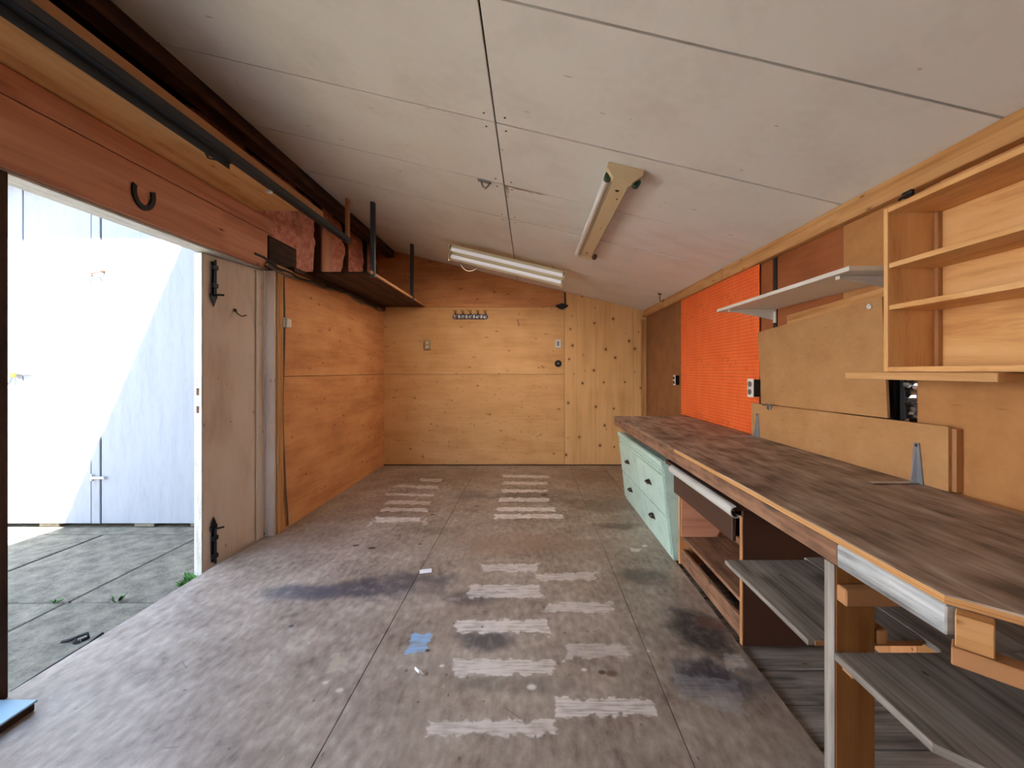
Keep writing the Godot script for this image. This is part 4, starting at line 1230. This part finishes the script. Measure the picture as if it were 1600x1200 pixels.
	st = begin()
	span(st, bp + Vector3(-0.012, -0.014, -0.022), bp + Vector3(0.006, 0.012, 0.022), 0.004)
	tube(st, [bp + Vector3(-0.012, 0.0, 0.03), bp + Vector3(-0.02, -0.01, 0.0), bp + Vector3(-0.012, -0.012, -0.03)], 0.006, 6)
	put(st, "clip", M.black_plastic, o)
	# gap in the boards: black pipe and crumpled foil wrap
	o = thing("waste_pipe", "black pipe standing in the gap between wall boards", "pipe", Vector3(1.64, 0.9, -1.83))
	st = begin()
	tube(st, [Vector3(1.635, 0.8, -1.87), Vector3(1.635, 2.0, -1.87)], 0.03, 16)
	put(st, "pipe", M.black_plastic, o)
	for yy in [1.22, 1.9]:
		st = begin()
		lathe(st, at(1.635, yy, -1.87), [Vector2(0.032, -0.03), Vector2(0.036, -0.03), Vector2(0.036, 0.03), Vector2(0.032, 0.03)], 16)
		put(st, "collar", M.black_plastic, o)
	o = thing("foil_insulation", "crumpled silver foil behind the boards under the pine plank", "foil", Vector3(1.62, 0.86, -1.73))
	var n := FastNoiseLite.new()
	n.seed = 9
	n.frequency = 22.0
	n.fractal_octaves = 3
	st = begin()
	for j in 40:
		for i in 8:
			var c := []
			for q in [[0, 0], [1, 0], [1, 1], [0, 1]]:
				var yy: float = 0.86 + (j + q[1]) * 0.01
				var zz: float = -1.80 + (i + q[0]) * 0.02
				c.append(Vector3(1.612 - 0.02 * sin((i + q[0]) / 8.0 * PI) + n.get_noise_2d(yy * 1.5, zz * 2.0) * 0.02, yy, zz))
			var nn: Vector3 = ((c[1] as Vector3) - c[0]).cross(c[2] - c[0]).normalized()
			if nn.x > 0: nn = -nn
			quad(st, c, nn, [Vector2.ZERO, Vector2.ZERO, Vector2.ZERO, Vector2.ZERO])
	put(st, "sheet", M.foil, o)

# ------------------------------------------------------------------ workbench
const BY := 0.826
func build_workbench() -> void:
	var xf := 0.832
	var o := thing("workbench", "long worn timber workbench along the right wall", "workbench", Vector3(1.2, 0.0, -2.4))
	# u of the grain runs along z
	var flat := Transform3D(Basis(Vector3(0, 0, -1), Vector3(1, 0, 0), Vector3(0, -1, 0)), Vector3(0, BY - 0.002, 0))
	var st := begin()
	prism(st, flat, PackedVector2Array([Vector2(2.672, xf - 0.004), Vector2(4.12, xf - 0.004), Vector2(4.12, 1.553), Vector2(2.672, 1.553)]), 0.004)
	put(st, "top_board", M.bench_top, o)
	st = begin()
	prism(st, flat, PackedVector2Array([Vector2(0.83, xf - 0.003), Vector2(2.668, xf - 0.003), Vector2(2.668, 1.5385), Vector2(0.10, 1.5385), Vector2(0.10, 1.515)]), 0.004)
	put(st, "top_board", M.bench_top, o)
	# the plywood core, its pale edge showing
	flat.origin.y = BY - 0.013
	st = begin()
	prism(st, flat, PackedVector2Array([Vector2(0.835, xf), Vector2(2.4, xf), Vector2(2.4, 1.57), Vector2(0.105, 1.57), Vector2(0.105, 1.52)]), 0.018)
	put(st, "plywood_core", M.ply_edge, o)
	st = begin()
	prism(st, flat, PackedVector2Array([Vector2(2.401, xf), Vector2(4.118, xf), Vector2(4.118, 1.57), Vector2(2.401, 1.57)]), 0.018)
	put(st, "plywood_core", M.brown_board, o)
	# apron boards
	bar("apron_board", M.brown_board, o, Vector3(xf, 0.742, -4.11), Vector3(xf + 0.038, BY - 0.023, -1.128), 0.003, 2)
	bar("apron_board", M.worn_paint, o, Vector3(xf - 0.002, 0.742, -1.125), Vector3(xf + 0.036, BY - 0.023, -0.83), 0.003, 2)
	# slanted near end: block and board beneath it
	var a := Vector3(xf + 0.012, 0, -0.825)
	var dir := Vector3(1.515 - xf, 0, 0.735).normalized()
	var nrm := Vector3(dir.z, 0, -dir.x)
	st = begin()
	beam(st, a + dir * 0.0 + Vector3.UP * 0.771 - nrm * 0.018, a + dir * 0.052 + Vector3.UP * 0.771 - nrm * 0.018, 0.036, 0.062)
	put(st, "end_block", M.pine, o)
	st = begin()
	beam(st, a - dir * 0.005 + Vector3.UP * 0.722 - nrm * 0.02, a + dir * 0.5 + Vector3.UP * 0.722 - nrm * 0.02, 0.04, 0.034)
	put(st, "end_rail", M.rail_wood, o)
	# front leg with cleat, rear legs, wall ledger
	bar("leg", M.grey_plank, o, Vector3(xf, -0.02, -1.176), Vector3(xf + 0.004, 0.74, -1.138), 0.001, 1)
	bar("leg", M.dark_pine, o, Vector3(xf + 0.0045, -0.02, -1.175), Vector3(xf + 0.112, 0.74, -1.137), 0.002, 1)
	bar("cleat", M.rail_wood, o, Vector3(xf + 0.004, 0.645, -1.1365), Vector3(xf + 0.40, 0.69, -1.10), 0.004, 0)
	bar("cleat", M.pine, o, Vector3(xf + 0.118, 0.52, -1.18), Vector3(xf + 0.15, 0.56, -1.14), 0.003)
	bar("leg", M.pine, o, Vector3(1.47, -0.02, -1.175), Vector3(1.57, 0.74, -1.137), 0.002, 1)
	bar("ledger", M.grey_plank, o, Vector3(1.53, 0.72, -4.1), Vector3(1.57, 0.80, -0.2), 0.002, 2)
	bar("leg", M.grey_plank, o, Vector3(1.47, -0.02, -4.11), Vector3(1.57, 0.715, -4.07), 0.002, 1)
	bar("leg", M.grey_plank, o, Vector3(1.43, -0.02, -0.25), Vector3(1.53, 0.715, -0.21), 0.002, 1)
	# two grey shelf boards below
	bar("shelf_board", M.grey_plank, o, Vector3(xf - 0.002, 0.448, -1.775), Vector3(1.18, 0.466, -1.245), 0.003, 2)
	bar("shelf_board", M.grey_plank, o, Vector3(1.184, 0.448, -1.80), Vector3(1.55, 0.466, -1.20), 0.003, 2)
	bar("shelf_end", M.rail_wood, o, Vector3(xf + 0.02, 0.45, -1.2445), Vector3(1.17, 0.464, -1.241), 0.0005, 0)
	var low := Transform3D(Basis(Vector3(0, 0, -1), Vector3(1, 0, 0), Vector3(0, -1, 0)), Vector3(0, 0.492, 0))
	st = begin()
	prism(st, low, PackedVector2Array([Vector2(0.86, xf), Vector2(1.135, xf), Vector2(1.135, 1.55), Vector2(0.22, 1.55), Vector2(0.22, 1.45)]), 0.02)
	put(st, "shelf_board", M.grey_plank, o)
	bar("shelf_batten", M.rail_wood, o, Vector3(xf + 0.02, 0.455, -1.136), Vector3(1.45, 0.481, -1.10), 0.002, 0)

# ------------------------------------------------------------------ things under the bench
func build_under_bench() -> void:
	# mint drawer cabinet with a front that leans back towards the floor
	var z0 := -4.17
	var z1 := -2.79
	var top := 0.665
	var xt := 0.893
	var xb := 0.965
	var o := thing("drawer_cabinet", "mint green painted drawer cabinet with bronze pulls under workbench", "cabinet", Vector3(1.2, 0.0, -3.48))
	var st := begin()
	prism(st, at(0, 0, (z0 + z1) / 2), PackedVector2Array([Vector2(xb, 0.0), Vector2(1.45, 0.0), Vector2(1.45, top), Vector2(xt, top)]), z1 - z0)
	put(st, "body", M.mint, o)
	var up := Vector3(xt - xb, top, 0).normalized()
	var nrm := Vector3(-up.y, up.x, 0)       # out of the front
	var bs := Basis(Vector3(0, 0, 1), up, Vector3(0, 0, 1).cross(up))
	var at_front := func(y: float, z: float) -> Vector3: return Vector3(lerpf(xb, xt, y / top), y, z) + nrm * 0.006
	var zm := -3.50
	for q in [[z0 + 0.012, zm - 0.004, 0.285, 0.565], [z0 + 0.012, zm - 0.004, 0.03, 0.278], [zm + 0.004, z1 - 0.012, 0.285, 0.565], [zm + 0.004, z1 - 0.012, 0.03, 0.278]]:
		st = begin()
		var c: Vector3 = at_front.call((q[2] + q[3]) / 2, (q[0] + q[1]) / 2)
		box(st, Transform3D(bs, c), Vector3(q[1] - q[0], q[3] - q[2], 0.014), 0.003)
		var dr := put(st, "drawer", M.mint, o)
		# cup pull: arched wings with a raised grip
		var hc: Vector3 = c + nrm * 0.008 + up * (0.01 if q[2] > 0.2 else 0.025)
		st = begin()
		prism(st, Transform3D(bs, hc), PackedVector2Array([Vector2(-0.055, -0.012), Vector2(0.055, -0.012), Vector2(0.04, 0.006), Vector2(0.015, 0.02), Vector2(-0.015, 0.02), Vector2(-0.04, 0.006)]), 0.006)
		tube(st, [hc + Vector3(0, 0, -0.05) + nrm * 0.002, hc + Vector3(0, 0, -0.03) + nrm * 0.022, hc + Vector3(0, 0, 0.03) + nrm * 0.022, hc + Vector3(0, 0, 0.05) + nrm * 0.002], 0.007, 8)
		put(st, "pull", M.bronze, dr)
	for y in [0.585, 0.612]:
		st = begin()
		box(st, Transform3D(bs, at_front.call(y, (z0 + z1) / 2)), Vector3(z1 - z0 - 0.02, 0.018, 0.01), 0.003)
		put(st, "top_moulding", M.mint, o)
	st = begin()
	box(st, Transform3D(bs, at_front.call(0.645, (z0 + z1) / 2)), Vector3(z1 - z0, 0.036, 0.022), 0.005)
	put(st, "top_rail", M.mint, o)

	# brown desk with pale rounded lip
	o = thing("desk", "dark brown desk with pale rounded lip pushed under workbench", "desk", Vector3(1.2, 0.0, -2.3))
	bar("side_panel", M.desk_brown, o, Vector3(0.985, 0.0, -1.94), Vector3(1.50, 0.655, -1.92), 0.002, 1)
	bar("side_edge", M.rail_wood, o, Vector3(0.977, 0.002, -1.94), Vector3(0.985, 0.60, -1.918), 0.002, 1)
	bar("side_panel", M.ply_red, o, Vector3(0.985, 0.0, -2.76), Vector3(1.50, 0.655, -2.74), 0.002, 1)
	bar("drawer_front", M.desk_brown, o, Vector3(0.945, 0.475, -2.735), Vector3(0.965, 0.655, -1.945), 0.003, 2)
	bar("drawer_box", M.desk_brown, o, Vector3(0.965, 0.48, -2.70), Vector3(1.40, 0.65, -1.99), 0.002, 2)
	st = begin()
	beam(st, Vector3(0.942, 0.645, -2.33), Vector3(0.942, 0.645, -2.22), 0.006, 0.012)
	put(st, "drawer_pull", M.galvanised, o)
	bar("top", M.desk_brown, o, Vector3(0.90, 0.657, -2.76), Vector3(1.50, 0.684, -1.82), 0.002, 2)
	st = begin()         # rolled front lip: three quarters of a round
	var poly := PackedVector2Array()
	for k in 15:
		var f := lerpf(PI * 0.5, PI * 1.75, k / 14.0)
		poly.append(Vector2(cos(f) * 0.026, sin(f) * 0.026))
	for k in 15:
		var f := lerpf(PI * 1.75, PI * 0.5, k / 14.0)
		poly.append(Vector2(cos(f) * 0.022, sin(f) * 0.022))
	prism(st, at(0.893, 0.659, -2.20), poly, 0.80)
	put(st, "lip", M.desk_lip, o)
	bar("shelf", M.brown_board, o, Vector3(1.005, 0.165, -2.738), Vector3(1.49, 0.185, -1.942), 0.002, 2)
	bar("plinth", M.brown_board, o, Vector3(1.0, 0.0, -2.738), Vector3(1.018, 0.10, -1.942), 0.002, 2)
	bar("back", M.ply_red, o, Vector3(1.49, 0.0, -2.738), Vector3(1.50, 0.65, -1.942), 0.001, 2)
	st = begin()
	prism(st, at(0, 0, -2.72), PackedVector2Array([Vector2(0.99, 0.19), Vector2(1.22, 0.19), Vector2(1.34, 0.48), Vector2(0.99, 0.48)]), 0.02)
	put(st, "brace_panel", M.header_wood, o)
	bar("inner_ledge", M.brown_board, o, Vector3(1.30, 0.19, -2.70), Vector3(1.48, 0.23, -1.95), 0.002, 2)
	# board standing at the back of the open bay
	o = thing("loose_board", "grey weathered board standing under the bench behind the leg", "board", Vector3(1.5, 0.5, -0.8))
	st = begin()
	beam(st, Vector3(1.50, 0.58, -1.12), Vector3(1.50, 0.58, -0.40), 0.02, 0.14)
	put(st, "board", M.grey_plank, o)

# ------------------------------------------------------------------ small things on the floor and by the door
func build_floor_things() -> void:
	var p := on_y(665, 893, 0.0)
	var o := thing("paper_note", "small white paper slip lying on the plywood floor", "paper", p)
	var st := begin()
	box(st, Transform3D(Basis(Vector3.UP, 0.25) * Basis(Vector3.RIGHT, 0.02), p + Vector3(0, 0.003, 0)), Vector3(0.075, 0.0012, 0.05), 0.0003)
	put(st, "sheet", M.paper, o)
	p = on_y(655, 1050, 0.0)
	o = thing("paper_curl", "curled white scrap of paper on the floor near blue paint", "paper", p)
	st = begin()
	var prev := []
	for k in 9:
		var f := k / 8.0 * 3.6
		prev.append(p + Vector3(0.012 * cos(f) + 0.006 * k / 8.0, 0.012 - 0.011 * cos(f * 0.8), 0.02 * sin(f * 0.7)))
	for k in 8:
		var a: Vector3 = prev[k]
		var b: Vector3 = prev[k + 1]
		var w := Vector3(0.012, 0.0, 0.012)
		var nn := (b - a).cross(w).normalized()
		quad(st, [a - w, b - w, b + w, a + w], nn, [Vector2.ZERO, Vector2.ZERO, Vector2.ZERO, Vector2.ZERO])
		quad(st, [a - w + nn * 0.001, b - w + nn * 0.001, b + w + nn * 0.001, a + w + nn * 0.001], nn, [Vector2.ZERO, Vector2.ZERO, Vector2.ZERO, Vector2.ZERO])
	put(st, "curl", M.paper, o)
	# light blue block by the near post
	o = thing("blue_block", "pale blue painted wooden block on floor by dark post", "block", Vector3(-1.93, 0.0, -1.45))
	bar("block", M.dark_wood, o, Vector3(-2.02, 0.0, -1.56), Vector3(-1.855, 0.028, -1.30), 0.003)
	bar("painted_top", M.blue_paint, o, Vector3(-2.025, 0.028, -1.565), Vector3(-1.85, 0.036, -1.295), 0.003)
	# weeds
	weed("weed", "leafy green weed growing at the foot of the open door", Vector3(-2.15, GY, -2.66), 34, 0.10, 5)
	weed("weed", "tiny green weed in the joint between concrete slabs", on_y(183, 941, GY), 12, 0.05, 6)
	weed("weed", "tiny yellowish weed where two slab joints cross", on_y(88, 943, GY), 10, 0.035, 7)
	# shrivelled dark leaf on the paving
	p = on_y(118, 1003, GY)
	o = thing("dry_leaf", "shrivelled black leaf lying on the concrete outside", "leaf", p)
	st = begin()
	var pts := [p + Vector3(-0.06, 0.006, 0.01), p + Vector3(-0.02, 0.014, 0.0), p + Vector3(0.0, 0.02, -0.012), p + Vector3(0.03, 0.026, -0.03), p + Vector3(0.045, 0.012, -0.02), p + Vector3(0.03, 0.008, 0.0)]
	tube(st, pts, 0.008, 6)
	tube(st, [p + Vector3(0.0, 0.01, 0.0), p + Vector3(0.02, 0.012, 0.025), p + Vector3(0.035, 0.006, 0.01)], 0.007, 6)
	put(st, "blade", M.rubber, o)
	# worn weather strip along the sill
	o = thing("weather_strip", "frayed dark rubber strip along the edge of the floor", "strip", Vector3(-2.07, -0.02, -1.9))
	st = begin()
	tube(st, [Vector3(-2.068, -0.012, -1.66), Vector3(-2.069, -0.008, -1.8), Vector3(-2.07, -0.01, -1.95), Vector3(-2.075, -0.004, -2.02)], 0.008, 6)
	put(st, "strip", M.rubber, o)

func weed(called: String, label: String, p: Vector3, n: int, r: float, s: int) -> void:
	rng.seed = s
	var o := thing(called, label, "plant", p)
	for k in n:
		var st := begin()
		var f := rng.randf() * TAU
		var d := Vector3(cos(f), 0, sin(f))
		var tall := rng.randf_range(0.3, 1.0) * r
		var root := p + d * rng.randf() * r * 0.3
		var tip := root + d * r * rng.randf_range(0.3, 0.9) + Vector3.UP * tall
		var mid := (root + tip) / 2 + Vector3.UP * r * 0.15
		var side := d.cross(Vector3.UP) * r * rng.randf_range(0.1, 0.2)
		var nn := Vector3.UP
		var z := [Vector2.ZERO, Vector2.ZERO, Vector2.ZERO, Vector2.ZERO]
		quad(st, [root, mid + side, tip, mid - side], nn, z)
		tri(st, mid - side * 0.1, mid + side + Vector3.UP * 0.002, tip + Vector3.UP * 0.003, nn)
		put(st, "leaf", M.leaf if k % 2 else M.leaf_dark, o)
